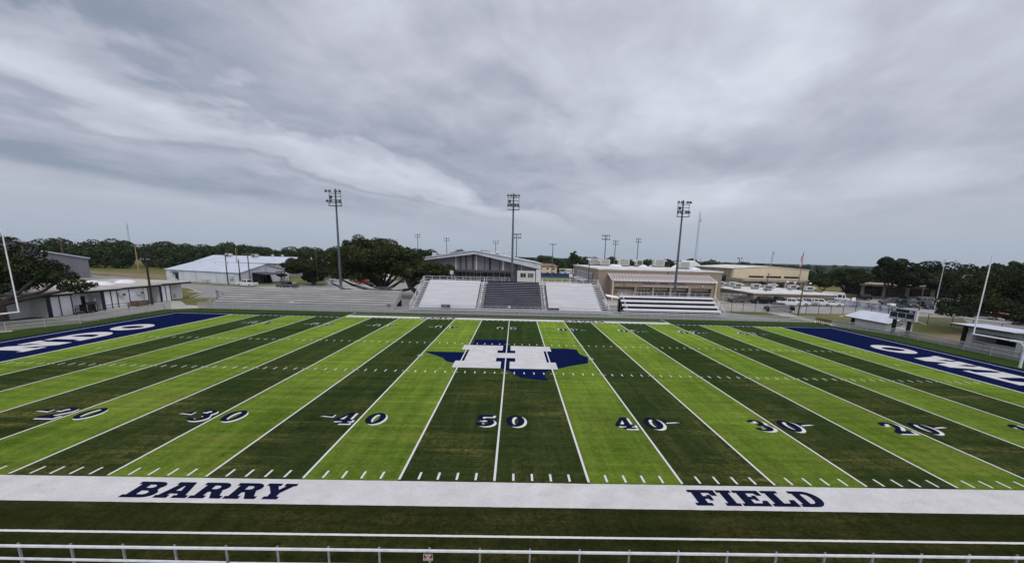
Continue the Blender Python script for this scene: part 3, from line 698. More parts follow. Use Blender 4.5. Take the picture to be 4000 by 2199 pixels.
# lattice radio towers
M['haze_steel'] = mat('far_steel', (.33,.36,.40), (.27,.30,.34), .2, .6)
def tower(x, y, top, w, label, disc=False):
    t = thing('radio_tower', label, 'radio tower', (x,y,0))
    b = MB()
    for q in range(3):
        a = 2*math.pi*q/3; b.tube((x+w*math.cos(a),y+w*math.sin(a),0),(x+w*.5*math.cos(a),y+w*.5*math.sin(a),top),.10,.08,5)
    n = int(top/2.5)
    for i in range(n):
        f0 = 1-.5*i/n; f1 = 1-.5*(i+1)/n
        for q in range(3):
            a = 2*math.pi*q/3; a2 = 2*math.pi*(q+1)/3
            b.tube((x+w*f0*math.cos(a),y+w*f0*math.sin(a),top*i/n),(x+w*f1*math.cos(a2),y+w*f1*math.sin(a2),top*(i+1)/n),.05,None,4)
    obj('lattice', b, M['haze_steel'], t)
    b = MB(); b.tube((x,y,top),(x,y,top+top*.07),.10,.04,5)
    obj('antenna', b, M['haze_steel'], t)
    if disc:
        b = MB()
        for z in (top*.86, top*.84): b.tube((x+1.0,y-.6,z),(x+1.0,y-.6,z+2.2),.22,None,6); b.tube((x,y,z+1),(x+1.0,y-.6,z+1),.07,None,4)
        obj('antenna_panel', b, M['haze_steel'], t)
    return t
tower(-386.5,400,32,1.0,'pale lattice radio tower above the left-hand woods',True)
tower(142,300,47,1.0,'tall pale lattice radio tower right of the right floodlight mast',True)
tower(234.5,350,20.5,.8,'short far radio tower above the tan gym roof',True)
tower(183,380,13.2,.7,'tiny far pylon left of the short radio tower over the gym')
# ------------------------------------------------------------------ bleachers
M['bl_white'] = mat('white_bleacher_plank', (.76,.76,.78), (.64,.64,.66), 1.1, .45, stretch=(.25,4,4), metal=.05)
M['bl_riser'] = mat('white_bleacher_riser', (.74,.74,.76), (.62,.62,.64), .9, .5, stretch=(.2,4,4), metal=.05, detail=6)
def rail_line(b, pts, r=.032, k=6): b.path(pts, r, k)
# --- the tall middle stand
t = big = thing('bleachers', 'tall three-section bleachers in the middle, navy rows between two white sections', 'bleachers', (0,57,0))
NR, Y0, RUN, Z0, RISE = 15, 57.9, .76, .78, .302
secs = [(-17.35,-6.55,'w'),(-4.95,5.95,'n'),(7.35,17.35,'w')]
def lean(x, r): return x*(1+.0)   # rows are parallel
for r in range(NR):
    y = Y0+r*RUN; z = Z0+r*RISE
    for x0, x1, k in secs:
        ms, mr = (M['bl_white'], M['bl_riser']) if k == 'w' else (M['alum'], M['navy_plank'])
        b = MB(); b.box(x0,x1,y,y+(.27 if k == 'w' else .22),z-.04,z); obj('seat_plank', b, ms, t)
        b = MB()
        b.box(x0,x1,y+.285,y+.31,z-.16,z+(.225 if k == 'w' else .235))                      # riser board behind the seat
        b.box(x0,x1,y+.315,y+.75,z-.16,z-.12)                       # foot board of the row behind
        if k == 'n': b.box(x0,x1,y-.006,y-.002,z-.22,z-.05)
        obj('riser', b, mr, t)
for x0, x1 in ((-18.7,-17.5),(-6.35,-5.15),(6.15,7.15),(17.5,18.7)):
    for r in range(NR+1):
        y = Y0-.3+r*RUN; z = Z0-.30+r*RISE
        b = MB(); b.box(x0,x1,y,y+.36,z-.09,z); 
        obj('stair_tread', b, M['bl_white'], t)
    b = MB()
    for r in range(NR): 
        y = Y0-.3+r*RUN; z = Z0-.30+r*RISE; b.box(x0-.15,x0+.45 if x0 < 0 else x0+.2,y+.38,y+.70,z+.06,z+.10)
    obj('half_step', b, M['bl_white'], t)
b = MB()
ye, ze = Y0+NR*RUN, Z0+NR*RISE
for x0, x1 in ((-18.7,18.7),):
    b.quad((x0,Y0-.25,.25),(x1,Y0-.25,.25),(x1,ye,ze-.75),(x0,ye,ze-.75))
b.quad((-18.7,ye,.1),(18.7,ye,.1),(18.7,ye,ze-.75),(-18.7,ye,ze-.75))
obj('under_shade_sheet', b, M['under'], t, fix=False)  # solid dark sheets stand in for the open shade below the rows
b = MB(); b.box(-18.7,18.7,ye-.02,ye+.6,ze-.62,ze-.50); obj('top_walkway', b, M['alum'], t)
# rails
yb, zb = ye+.6, ze-.5
def top_rail(xa, xb, nm='top_guard_rail'):
    b = MB()
    for dz in (1.12, .62): rail_line(b, [(xa,yb,zb+dz),(xb,yb,zb+dz)], .036)
    n = max(1, round((xb-xa)/1.62))
    for i in range(n+1):
        x = xa+(xb-xa)*i/n; b.tube((x,yb,zb-.6),(x,yb,zb+1.12),.034,None,6)
    obj(nm, b, M['white_steel'], t)
top_rail(-18.75,-.35); top_rail(6.4,18.75)
for x in (-18.8, 18.8):
    b = MB()
    for dz in (.95,.50): rail_line(b, [(x,Y0-.6,Z0-.3+dz),(x,yb,zb+dz+.12)], .04)
    for r in range(0, NR+1, 3):
        y = Y0-.3+r*RUN; z = Z0-.3+r*RISE; b.tube((x,y,z-.3),(x,y,z+1.0),.032,None,6)
    obj('end_guard_rail', b, M['white_steel'], t)
for x in (-5.75, 6.7):
    for r in range(1, NR-1, 3):
        y = Y0+r*RUN; z = Z0+r*RISE; b = MB()
        rail_line(b, [(x,y,z-.3),(x,y,z+.62),(x,y+2*RUN,z+2*RISE+.62),(x,y+2*RUN,z+2*RISE-.3)], .034)
        obj('aisle_handrail', b, M['white_steel'], t)
# front walkway and its rail
b = MB(); b.box(-18.8,19.4,56.9,57.75,.42,.55); obj('front_walkway', b, M['alum'], t)
def front_rail(xa, xb, y, z, parent, step=1.5):
    b = MB()
    for dz in (.80,.42): rail_line(b, [(xa,y,z+dz),(xb,y,z+dz)], .030)
    n = round((xb-xa)/step)
    for i in range(n+1):
        x = xa+(xb-xa)*i/n; b.tube((x,y,z-.5),(x,y,z+.80),.028,None,6)
    obj('front_guard_rail', b, M['galv'], parent)
front_rail(-17.0,20.2,56.85,.55,t)
b = MB(); b.box(-.35,.05,56.78,56.80,1.15,1.45); obj('row_plate', b, M['sign_white'], t)
b = MB(); b.box(7.2,9.2,56.95,57.35,.80,1.22); obj('riser_cover', b, M['navy_plank'], t)
# navy storage bin and trash barrel on the front walkway
t = thing('storage_bin', 'navy lidded storage bin standing before the left white bleacher section', 'storage bin', (-12.1,57.2,.55))
b = MB(); b.box(-12.85,-11.3,57.0,57.62,.62,1.28); obj('bin_body', b, M['navy_plank'], t)
b = MB(); b.box(-12.9,-11.25,56.95,57.66,1.285,1.38); obj('lid', b, M['black'], t)
b = MB(); b.box(-12.35,-11.8,56.985,56.998,1.1,1.2); obj('handle', b, M['galv'], t)
for q in (-12.7,-11.45):
    b = MB(); b.tube((q-.03,57.1,.62),(q+.03,57.1,.62),.07,None,10); obj('caster', b, M['tyre'], t)
t = thing('trash_barrel', 'dark trash barrel standing at the right end of the long grey bleachers', 'trash can', (-22.6,57.0,0))
b = MB(); b.lathe((-22.6,57.0,.25),[(.0,0),(.29,0),(.33,.45),(.34,.85),(.36,.87),(.36,.92),(.30,.92),(.29,.5),(.0,.4)],14); obj('barrel', b, mat('barrel_blue', (.035,.05,.065), None, 3, .5), t)
b = MB(); b.box(-22.85,-22.35,56.75,57.25,0,.24); obj('stand', b, M['galv'], t)

# --- the long low grey stand on the left
t = thing('bleachers', 'long low weathered grey bleachers left of the middle stand', 'bleachers', (-38.5,56.6,0))
NR1, YA, RUN1, ZA, RI1 = 8, 56.7, .80, .62, .345
for r in range(NR1):
    y = YA+r*RUN1; z = ZA+r*RI1
    b = MB(); b.box(-55.0,-21.9,y,y+.30,z-.05,z); obj('seat_plank', b, M['alum_edge'], t)
    b = MB(); b.box(-55.0,-21.9,y+.31,y+.335,z-.17,z+.235); b.box(-55.0,-21.9,y+.34,y+.79,z-.17,z-.13)
    obj('riser', b, M['alum_old'], t)
b = MB(); b.quad((-55,YA-.05,.02),(-21.9,YA-.05,.02),(-21.9,YA-.05,ZA-.14),(-55,YA-.05,ZA-.14)); obj('front_skirt', b, M['alum_old'], t, fix=False)
yl, zl1 = YA+NR1*RUN1, ZA+NR1*RI1
b = MB(); b.quad((-55,YA,.1),(-21.9,YA,.1),(-21.9,yl,zl1-.7),(-55,yl,zl1-.7)); b.quad((-55,yl,.1),(-21.9,yl,.1),(-21.9,yl,zl1-.7),(-55,yl,zl1-.7)); obj('under_shade_sheet', b, M['under'], t, fix=False)  # dark sheets again paint the shade beneath this stand
for x in (-55.0,-21.9):
    b = MB()
    for r in range(NR1): b.box(x-.02,x+.02,YA+r*RUN1,YA+r*RUN1+.8,.1+ r*RI1*.6,ZA+r*RI1-.06)
    obj('end_panel', b, M['alum_edge'], t)
b = MB(); b.box(-55,-21.9,yl-.02,yl+.3,zl1-.30,zl1-.22); obj('top_board', b, M['alum_edge'], t)
b = MB()
for dz in (.72,.35): rail_line(b, [(-55.0,yl+.2,zl1-.3+dz),(-21.9,yl+.2,zl1-.3+dz)], .028)
for i in range(22): x = -55.0+33.1*i/21; b.tube((x,yl+.2,zl1-.7),(x,yl+.2,zl1+.42),.026,None,6)
obj('top_guard_rail', b, M['galv'], t)
b = MB()
for dz in (1.0,.55): rail_line(b, [(-55.25,YA-.2,ZA-.35+dz),(-55.25,yl+.2,zl1-.6+dz)], .035)
for r in range(0, NR1+1, 2): b.tube((-55.25,YA+r*RUN1,.0),(-55.25,YA+r*RUN1,ZA+r*RI1+.62),.03,None,6)
obj('end_guard_rail', b, M['galv'], t)
b = MB()
for dz in (.9,.5): rail_line(b, [(-21.7,YA-.2,ZA-.35+dz),(-21.7,yl+.2,zl1-.6+dz)], .03)
obj('end_guard_rail', b, M['galv'], t)
front_rail(-55.4,-21.0,56.2,.45,t)
b = MB(); b.box(-41.0,-40.3,YA+.62,YA+.72,1.0,1.25); obj('row_plate', b, M['sign_white'], t)

# --- the small stand on the right
t = thing('bleachers', 'small white and black banded bleachers in front of the tan school', 'bleachers', (31,57.5,0))
NB = 4
for r in range(NB):
    y = 57.7+r*1.22; z = 1.16+r*.72
    for k, zz, yy in ((0, z, y), (1, z+.20, y+.34)):
        b = MB(); b.box(21.6-.0*r,40.35,yy,yy+.30,zz-.185,zz); obj('seat_plank', b, M['bl_white'], t)
    b = MB(); b.box(21.8,40.25,y+.36,y+.40,z-.60,z+.0); b.box(21.8,40.25,y+.05,y+.36,z-.60,z-.56); obj('riser', b, M['navy_plank'], t)
b = MB(); b.quad((21.8,58.05,.05),(40.25,58.05,.05),(40.25,62.9,2.9),(21.8,62.9,2.9)); b.quad((21.8,62.9,.0),(40.25,62.9,.0),(40.25,62.9,3.0),(21.8,62.9,3.0)); obj('under_shade_sheet', b, M['under'], t, fix=False)  # shade under the small stand, put in as dark sheets
b = MB(); b.box(21.2,41.2,57.0,57.6,.42,.52); obj('front_walkway', b, M['alum'], t)
b = MB()
for dz in (.95,.50): rail_line(b, [(21.6,62.9,3.2+dz),(40.4,62.9,3.2+dz)], .030)
for i in range(13): x = 21.6+18.8*i/12; b.tube((x,62.9,2.6),(x,62.9,4.15),.028,None,6)
obj('top_guard_rail', b, M['white_steel'], t)
for x, xe in ((22.2,22.2),(40.9,40.9)):
    b = MB()
    for dz in (.95,.55): rail_line(b, [(x,57.4,.65+dz*.8),(xe,62.4,3.1+dz)], .034)
    for r in range(4): yy = 57.6+r*1.6; b.tube((x,yy,.3),(x,yy,1.3+r*.8),.03,None,6)
    obj('end_guard_rail', b, M['white_steel'], t)
front_rail(20.9,41.4,56.6,.45,t)
# white awning post between the two right-hand stands
t = thing('awning', 'small white awning on a dark post between the right-hand bleachers', 'awning', (19.9,62.5,0))
b = MB(); b.prism([(19.3,62.3,3.15),(22.0,62.3,2.75),(22.0,62.3,2.82),(19.3,62.3,3.22)],(0,2.0,.25)); obj('roof', b, M['sign_white'], t)
for q in ((19.5,62.4),(21.6,62.5)):
    b = MB(); b.tube((*q,0),(*q,3.0 if q[0] < 20 else 2.75),.05); obj('post', b, M['dark_steel'], t)

# --- section signs on posts behind the middle stand
def section_sign(x, y, z, ch, label, h=.34, below=1.9):
    t = thing('section_sign', label, 'sign', (x,y,z-below))
    b = MB(); b.box(x-h,x+h,y-.03,y,z-h,z+h); obj('sign_panel', b, M['sign_white'], t)
    obj('lettering', text_mb(ch, .62*h/.34, face_y(x, y-.036, z), .01, bold=.02), M['sign_navy'], t)
    b = MB(); b.tube((x,y+.03,z-below),(x,y+.03,z+h*.6),.035); obj('post', b, M['white_steel'], t)
section_sign(-12.95, 70.4, 6.82, 'H', 'white square sign with a navy H behind the left bleacher section')
section_sign(12.95, 70.4, 6.78, 'J', 'white square sign with a navy J behind the right bleacher section')
# --- press box
M['cream'] = mat('cream_panel', (.56,.55,.50), (.50,.49,.44), .8, .6)
t = thing('press_box', 'small cream press box with two dark windows on top of the middle bleachers', 'press box', (3.3,71,4.6))
b = MB(); b.box(1.35,5.15,70.9,73.2,4.6,7.28); obj('wall', b, M['cream'], t)
b = MB(); b.box(1.28,5.22,70.8,73.3,7.285,7.37); 
for q in (1.33,5.05): b.box(q,q+.12,70.84,70.895,4.7,7.28)
obj('roof_trim', b, M['sign_white'], t)
for x0, x1, n in ((1.95,3.15,2),(3.6,4.82,4)):
    b = MB(); b.box(x0,x1,70.86,70.895,6.10,7.0); w = obj('window', b, M['glass'], t)
    b = MB()
    for i in range(n+1): xx = x0+(x1-x0)*i/n; b.box(xx-.03,xx+.03,70.84,70.857,6.08,7.02)
    b.box(x0-.03,x1+.03,70.842,70.855,6.06,6.11); b.box(x0-.03,x1+.03,70.842,70.855,6.98,7.03)
    obj('window_frame', b, M['cream'], w)
b = MB(); b.box(1.42,1.80,70.80,70.83,6.42,7.02); obj('section_plate', b, M['sign_white'], t)
obj('lettering', text_mb('I', .52, face_y(1.61, 70.795, 6.72), .008, bold=.02), M['sign_navy'], t)
for q in ((1.5,71.1),(5.0,71.1),(1.5,73),(5.0,73)):
    b = MB(); b.tube((*q,0),(*q,4.6),.08); obj('leg', b, M['dark_steel'], t)
# ------------------------------------------------------------------ building materials
def ribbed(name, col, pitch=.3, axis='x', depth=.25, var=.12):
    t = NT(name, .55, .3)
    u = {'x': t.x, 'y': t.y, 'xy': t.math('ADD', t.x, t.y), 'z': t.z}[axis]
    f = t.math('FRACT', t.math('DIVIDE', u, pitch))
    rib = t.math('LESS_THAN', f, .16)
    n = t.noise(.5, (1,1,.25), 5, .65)
    c = t.mix(t.smooth(n, .35, .65), tuple(q*(1-var) for q in col), tuple(min(1,q*(1+var*.6)) for q in col))
    return t.done(t.mix(t.math('MULTIPLY', rib, depth), c, tuple(q*.55 for q in col)), f, .2, .03)
M['metal_white'] = ribbed('white_metal_siding', (.58,.61,.66), .3, 'xy')
M['metal_roof'] = ribbed('white_metal_roof', (.47,.51,.58), .6, 'x', .22)
M['metal_roof_y'] = ribbed('white_metal_roof_ribs', (.52,.55,.61), .6, 'y', .22)
M['grey_siding'] = ribbed('grey_metal_siding', (.20,.20,.225), .35, 'xy', .2)
M['tan_block'] = mat('tan_split_block', (.305,.245,.19), (.245,.195,.15), 1.6, .9, detail=8, bump=.1)
M['tan_light'] = mat('light_tan_block', (.40,.33,.255), (.33,.27,.21), 1.2, .9, detail=8)
M['stone'] = mat('tan_stone', (.36,.31,.235), (.24,.205,.155), 1.0, .9, detail=8, lo=.42, hi=.58)
M['cream_wall'] = mat('cream_stucco', (.62,.54,.385), (.54,.47,.33), .25, .85, detail=6)
M['roof_white'] = mat('white_roof_membrane', (.66,.655,.635), (.50,.485,.455), .35, .7, detail=7)
M['trim_white'] = mat('white_trim', (.66,.66,.64), (.55,.55,.53), .7, .6)
M['hvac'] = mat('hvac_steel', (.52,.53,.52), (.42,.42,.41), 1.2, .55)
M['hvac_dark'] = mat('hvac_grille', (.12,.12,.115), (.07,.07,.07), 4, .7)
M['hvac_panel'] = mat('grey_hvac_panel', (.34,.33,.31), (.27,.26,.245), 2, .6)
M['dome'] = mat('skylight_dome', (.72,.74,.78), (.64,.66,.70), 1, .25)
M['g_grey'] = ribbed('grey_wall_panel', (.185,.18,.20), .3, 'x', .15)
M['g_dark'] = mat('dark_grey_panel', (.075,.073,.075), (.06,.058,.06), .8, .6)
M['g_navy'] = mat('navy_panel_strip', (.010,.014,.055), (.008,.010,.042), .8, .5)
M['g_white'] = mat('white_panel_strip', (.60,.61,.63), (.52,.53,.55), .8, .5)
M['fascia'] = ribbed('pale_fascia', (.50,.52,.55), .4, 'x', .15)
M['teal'] = mat('teal_panel', (.03,.055,.06), (.02,.04,.045), .8, .35)
def wallbox(name, x0, x1, y0, y1, z0, z1, m, t):
    b = MB(); b.box(x0,x1,y0,y1,z0,z1); return obj(name, b, m, t)
# ------------------------------------------------------------------ gabled gym in the middle
t = thing('gymnasium', 'grey gabled gym with navy and white stripes behind the middle bleachers', 'gym', (-9,95,0))
AP, EL, ER = (-10.6,11.95), (-26.5,9.40), (8.15,8.87)
b = MB()
prof = [EL, AP, ER]
for (xa,za),(xb,zb) in zip(prof[:-1],prof[1:]):
    b.prism([(xa,94.7,za),(xb,94.7,zb),(xb,94.7,zb-.22),(xa,94.7,za-.22)],(0,42,0))
obj('roof', b, M['metal_roof_y'], t)
b = MB()
lo = [(-26.2,8.62),(-10.2,10.87),(6.72,7.35)]
def top_at(x): return (EL[1]+(x-EL[0])/(AP[0]-EL[0])*(AP[1]-EL[1]) if x < AP[0] else AP[1]+(x-AP[0])/(ER[0]-AP[0])*(ER[1]-AP[1]))-.23
b.prism([(-26.2,95,lo[0][1]),(-10.4,95,10.87),(-10.4,95,top_at(-10.4)),(-26.2,95,top_at(-26.2))],(0,.3,0))
b.prism([(-10.4,95,10.87),(6.72,95,7.35),(7.9,95,7.1),(7.9,95,top_at(7.9)),(-10.4,95,top_at(-10.4))],(0,.3,0))
obj('fascia', b, M['fascia'], t)
b = MB(); b.prism([(-26,97,0),(7.8,97,0),(7.8,97,top_at(7.8)),(-10.6,97,top_at(-10.6)),(-26,97,top_at(-26))],(0,38,0)); obj('wall', b, M['g_grey'], t)
def gx(X): return -18.05+(X-1120)*.020136
for a, c, m in ((1220,1235,'g_white'),(1280,1306,'g_dark'),(1362,1378,'g_navy'),(1450,1478,'g_dark'),(1504,1521,'g_white'),(1620,1632,'g_dark'),(1690,1716,'g_navy'),(1832,1845,'g_dark'),(1872,1900,'g_white'),(2000,2012,'g_navy'),(2060,2083,'g_dark'),(2138,2150,'g_white')):
    x0, x1 = gx(a), gx(c); zt2 = min(top_at(x0), top_at(x1))
    b = MB(); b.box(x0,x1,96.93,96.99,6.55 if x0 < .6 else .1,zt2-.02); obj('stripe_panel', b, M[m], t)
wallbox('door_canopy',-18.2,.55,94.6,96.9,6.02,6.55,M['g_dark'],t)
wallbox('corner_wall',.7,2.0,96.4,96.9,0,6.6,M['g_dark'],t)
b = MB(); b.box(-17.6,-.2,96.86,96.90,.2,6.0); w = obj('window', b, M['win'], t)
b = MB()
for X in (1205,1315,1370,1425,1480,1520,1575,1670,1750,1840,1915): x = gx(X); b.box(x-.045,x+.045,96.80,96.855,.2,6.0)
for z in (5.62,4.9,4.1,3.2): b.box(-17.6,-.2,96.79,96.852,z-.03,z+.03)
obj('window_frame', b, M['hvac'], w)
for a, c in ((1270,1315),(1625,1670)): wallbox('stripe_panel',gx(a),gx(c),96.74,96.785,.2,6.0,M['g_navy'],t)
for a, c in ((1205,1268),(1672,1915)):
    wallbox('spandrel',gx(a)+.06,gx(c)-.06,96.76,96.783,3.3,4.05,M['teal'],t)
wallbox('corner_pier',6.65,7.87,94.99,96.6,0,7.05,M['g_white'],t)
wallbox('side_pier',7.9,8.02,95.3,136,0,8.2,M['fascia'],t)
b = MB()
b.box(-22.6,-21.6,97.6,98.8,9.9,11.0); obj('rooftop_unit', b, M['hvac'], t)
for x, h in ((-8.2,.9),(-1.15,1.6),(-6.9,.5)):
    b = MB(); b.tube((x,105,top_at(x)-.2),(x,105,top_at(x)+h),.14,None,8); b.tube((x,105,top_at(x)+h-.25),(x,105,top_at(x)+h),.24,.3,8); obj('vent_pipe', b, M['hvac'], t)
b = MB(); b.lathe((-4.6,104,top_at(-4.6)-.1),[(.5,0),(.5,.55),(1.0,.6),(1.05,.75),(.7,1.0),(0,1.05)],14); obj('roof_fan', b, M['hvac'], t)
b = MB(); b.path([(-2.9,104,9.4),(-2.9,104,11.3),(-2.7,104,11.6),(-2.4,104,11.6),(-2.3,104,11.3)],.11,8); obj('vent_pipe', b, M['hvac'], t)

# ------------------------------------------------------------------ tan school auditorium
t = thing('school_building', 'tan block school with a rust-streaked lobby roof and white rooftop units', 'school', (40,85,0))
wallbox('wall',23,56.3,90.0,136,0,7.62,M['tan_block'],t)
wallbox('roof',22.8,56.5,89.8,136.2,7.625,7.98,M['roof_white'],t)
b = MB()
X0, X1 = 25.9, 52.3
Pz = 3.62
def sx2(X): return 25.83+(X-945)*.0205
# lobby front with five bays
b.box(X0,X1,85.0,85.4,Pz,5.2)
for a, c in ((940,965),(1222,1247),(1445,1470),(1666,1690),(1903,1932),(2192,2236)): b.box(sx2(a),sx2(c),85.0,85.4,0,Pz-.001)
b.box(X0,X0+.4,85.401,90,0,5.2); b.box(X1-.4,X1,85.401,90,0,5.2)
obj('lobby_wall', b, M['tan_block'], t)
for a, c, dark in ((965,1222,0),(1247,1445,1),(1470,1666,1),(1690,1903,1),(1932,2192,2)):
    xa, xb = sx2(a)+.01, sx2(c)-.01
    b = MB(); b.box(xa,xb,86.2,86.5,0 if dark == 0 else 2.75,Pz); obj('bay_panel', b, M['tan_light'] if dark else M['tan_block'], t)
    if dark == 0: wallbox('bay_beam',xa,xb,85.7,86.15,2.55,2.95,M['tan_block'],t)
    else:
        b = MB(); b.box(xa,xb,86.35,86.4,.1,2.74); w = obj('glass_door', b, M['glass'], t)
        b = MB(); n = 5
        for i in range(n+1): xx = xa+(xb-xa)*i/n; b.box(xx-.05,xx+.05,86.28,86.345,.1,2.74)
        b.box(xa,xb,86.27,86.344,2.05,2.13)
        obj('door_frame', b, M['hvac'] if a == 1247 else M['g_dark'], w)
def rust_roof():
    t = NT('rust_streaked_metal_roof', .5, .4)
    f = t.math('DIVIDE', t.x, .815); k = t.math('FLOOR', f); fr = t.math('FRACT', f)
    n = t.noise(.9, (1,1.2,1.2), 5, .65); n2 = t.noise(2.0, (1,.3,.3), 4, .6, (4,0,0))
    band = t.smooth(t.math('ABSOLUTE', t.math('SUBTRACT', t.z, 6.0)), .65, .30)
    even = t.math('LESS_THAN', fr, .5)
    ends = t.math('SUBTRACT', 1.0, t.smooth(t.math('ABSOLUTE', t.math('SUBTRACT', t.z, 6.02)), .46, .36), True)
    base = t.mix(t.math('MULTIPLY', even, ends), t.mix(t.smooth(n, .35, .65), (.25,.245,.245), (.33,.32,.32)), (.52,.56,.62))
    rust = t.math('MULTIPLY', t.smooth(t.math('ADD', t.math('MULTIPLY', n, .5), t.math('MULTIPLY', n2, .5)), .46, .60), t.math('SUBTRACT', 1.0, t.math('MULTIPLY', even, ends)), True)
    seam = t.math('LESS_THAN', t.math('ABSOLUTE', t.math('SUBTRACT', fr, .5)), .05)
    return t.done(t.mix(seam, t.mix(rust, base, (.40,.235,.155)), (.15,.15,.155)))
M['rust_roof'] = rust_roof()
b = MB(); b.prism([(25.6,84.55,5.36),(25.6,89.95,6.78),(25.6,89.95,6.62),(25.6,84.55,5.22)],(26.9,0,0)); obj('lobby_roof', b, M['rust_roof'], t)
b = MB(); b.box(25.55,52.55,84.45,84.56,5.10,5.30); b.prism([(25.58,84.5,5.40),(25.58,89.95,6.82),(25.58,89.95,6.60),(25.58,84.5,5.16)],(-.14,0,0)); b.prism([(52.52,84.5,5.40),(52.52,89.95,6.82),(52.52,89.95,6.60),(52.52,84.5,5.16)],(.14,0,0)); obj('gutter', b, M['trim_white'], t)
for x in (25.75, 52.3):
    b = MB(); b.box(x-.12,x+.14,84.46,84.72,0,5.1); obj('downpipe', b, M['cream_wall'], t)
b = MB(); b.prism([(25.9,85.2,5.2),(25.9,89.9,6.6),(25.9,89.9,5.2)],(.3,0,0)); b.prism([(52.3,85.2,5.2),(52.3,89.9,6.6),(52.3,89.9,5.2)],(-.3,0,0)); obj('lobby_gable', b, M['tan_block'], t)
M['letter_brown'] = mat('bronze_letters', (.075,.06,.05), None, 4, .5)
for s, x in (('HONDO',35.3),('HIGH',39.2),('SCHOOL',43.0)):
    obj('lettering', text_mb(' '.join(s) if 0 else s, .88, face_y(x-.2, 84.98, 4.62), .05), M['letter_brown'], t)
wallbox('light_bar',33.2,45.1,84.80,84.98,3.86,3.98,M['trim_white'],t)
b = MB(); b.lathe((48.9,84.9,4.0),[(0,0),(.22,.05),(.25,.2),(.15,.36),(0,.4)],10); obj('wall_lamp', b, M['lens'], t)
b = MB(); b.box(28.6,28.95,84.88,84.99,4.0,4.25); obj('wall_lamp', b, M['g_dark'], t)
wallbox('scupper',41.6,41.78,89.86,89.99,6.9,7.6,M['under'],t)
# louvre and striped awning on the left side wall
b = MB(); b.box(22.90,22.99,97.5,125.5,4.7,6.55); lw = obj('louvre', b, M['hvac_dark'], t)
b = MB()
for i in range(6): z = 4.78+i*.31; b.prism([(22.89,97.5,z),(22.70,97.5,z-.05),(22.70,97.5,z+.02),(22.89,97.5,z+.13)],(0,28,0))
obj('slat', b, M['hvac'], lw)
b = MB(); b.prism([(22.9,98,4.65),(20.7,98,3.75),(20.7,98,3.65),(22.9,98,4.55)],(0,26,0)); aw = obj('awning', b, M['g_dark'], t)
b = MB()
for i in range(5):
    y = 103+i*4.4; b.prism([(22.7,y,4.60),(20.75,y,3.80),(20.75,y,3.785),(22.7,y,4.585)],(0,2.3,0))
obj('awning_stripe', b, M['trim_white'], aw)
for y in (104, 120): wallbox('awning_post',20.8,20.95,y,y+.15,0,3.7,M['g_dark'],t)
def dome(x, y, z, r=1.15, parent=None):
    b = MB(); b.lathe((x,y,z),[(r*1.08,0),(r*1.08,.12),(r,.16),(r*.85,.42),(r*.5,.62),(0,.70)],16); return obj('skylight', b, M['dome'], parent)
def hvac(x, y, z, w, d, h, hood, parent):
    b = MB(); b.box(x-w/2,x+w/2,y-d/2,y+d/2,z+.38,z+h); u = obj('rooftop_unit', b, M['hvac'], parent)
    b = MB(); b.box(x-w/2+.15,x+w/2-.15,y-d/2+.1,y+d/2-.1,z,z+.378); obj('curb', b, M['hvac_dark'], u)
    b = MB()
    s = hood
    b.prism([(x+s*w/2,y-d/2,z+h),(x+s*(w/2+.9),y-d/2,z+h-.35),(x+s*(w/2+.9),y-d/2,z+h-.55),(x+s*w/2,y-d/2,z+h-.75)],(0,d,0))
    obj('intake_hood', b, M['hvac'], u)
    b = MB(); b.box(x-w*.36,x+w*.40,y-d/2-.03,y-d/2-.002,z+.6,z+h-.25); obj('grille', b, M['hvac_dark'] if w < 2.5 else M['hvac_panel'], u)
for x, y, w, h, hd in ((29.6,131,3.6,2.6,-1),(32.6,127,3.4,2.3,-1),(39.6,128,3.8,2.7,-1),(44.8,127,2.3,2.4,-1),(56.2,131.5,3.8,2.7,1)): hvac(min(x,53.5),y,7.98,w,2.4,h,hd,t)
hvac(53.0,108,7.98,3.4,2.2,2.3,-1,t)
for x, y in ((35.6,126),(39.6,133.5),(46.6,131),(48.5,134),(52.4,133.8),(45.6,124),(53.4,100.5),(35.0,118)): dome(x,y,7.98,1.5,t)
for x, y, h in ((24.2,134,.6),(33.8,112,.7),(41.5,110,.5),(52.6,97,.5),(49.6,128,.8)):
    b = MB(); b.tube((x,y,7.95),(x,y,7.98+h),.12,.10,8); obj('vent_pipe', b, M['hvac'], t)

# ------------------------------------------------------------------ low flat classroom block with rooftop units
t = thing('classroom_block', 'low flat tan block whose white roof carries a row of rooftop units', 'building', (75,88,0))
wallbox('wall',64.6,86.5,88.4,112,0,2.42,M['tan_block'],t)
wallbox('roof',64.2,86.9,88.0,112.4,2.425,2.70,M['roof_white'],t)
for x, y in ((66.3,110),(70.3,110.5),(68.5,104),(73.4,103),(74.2,98),(80.2,106),(84.6,102.8),(86.0,96.5)): hvac(min(x,85),y,2.70,2.0,1.4,1.6,1,t)
for x, y in ((66.6,107),(72.3,107),(78,101),(82,98)): wallbox('skylight',x-1,x+1,y-.7,y+.7,2.70,3.02,M['dome'],t)
b = MB(); b.box(73.9,76.6,88.34,88.39,.1,1.7); obj('door', b, M['teal'], t)
for x in (66.2,68.8): 
    b = MB(); b.box(64.54,64.59,x+24,x+24.6,.7,2.0); obj('window', b, M['glass'], t)
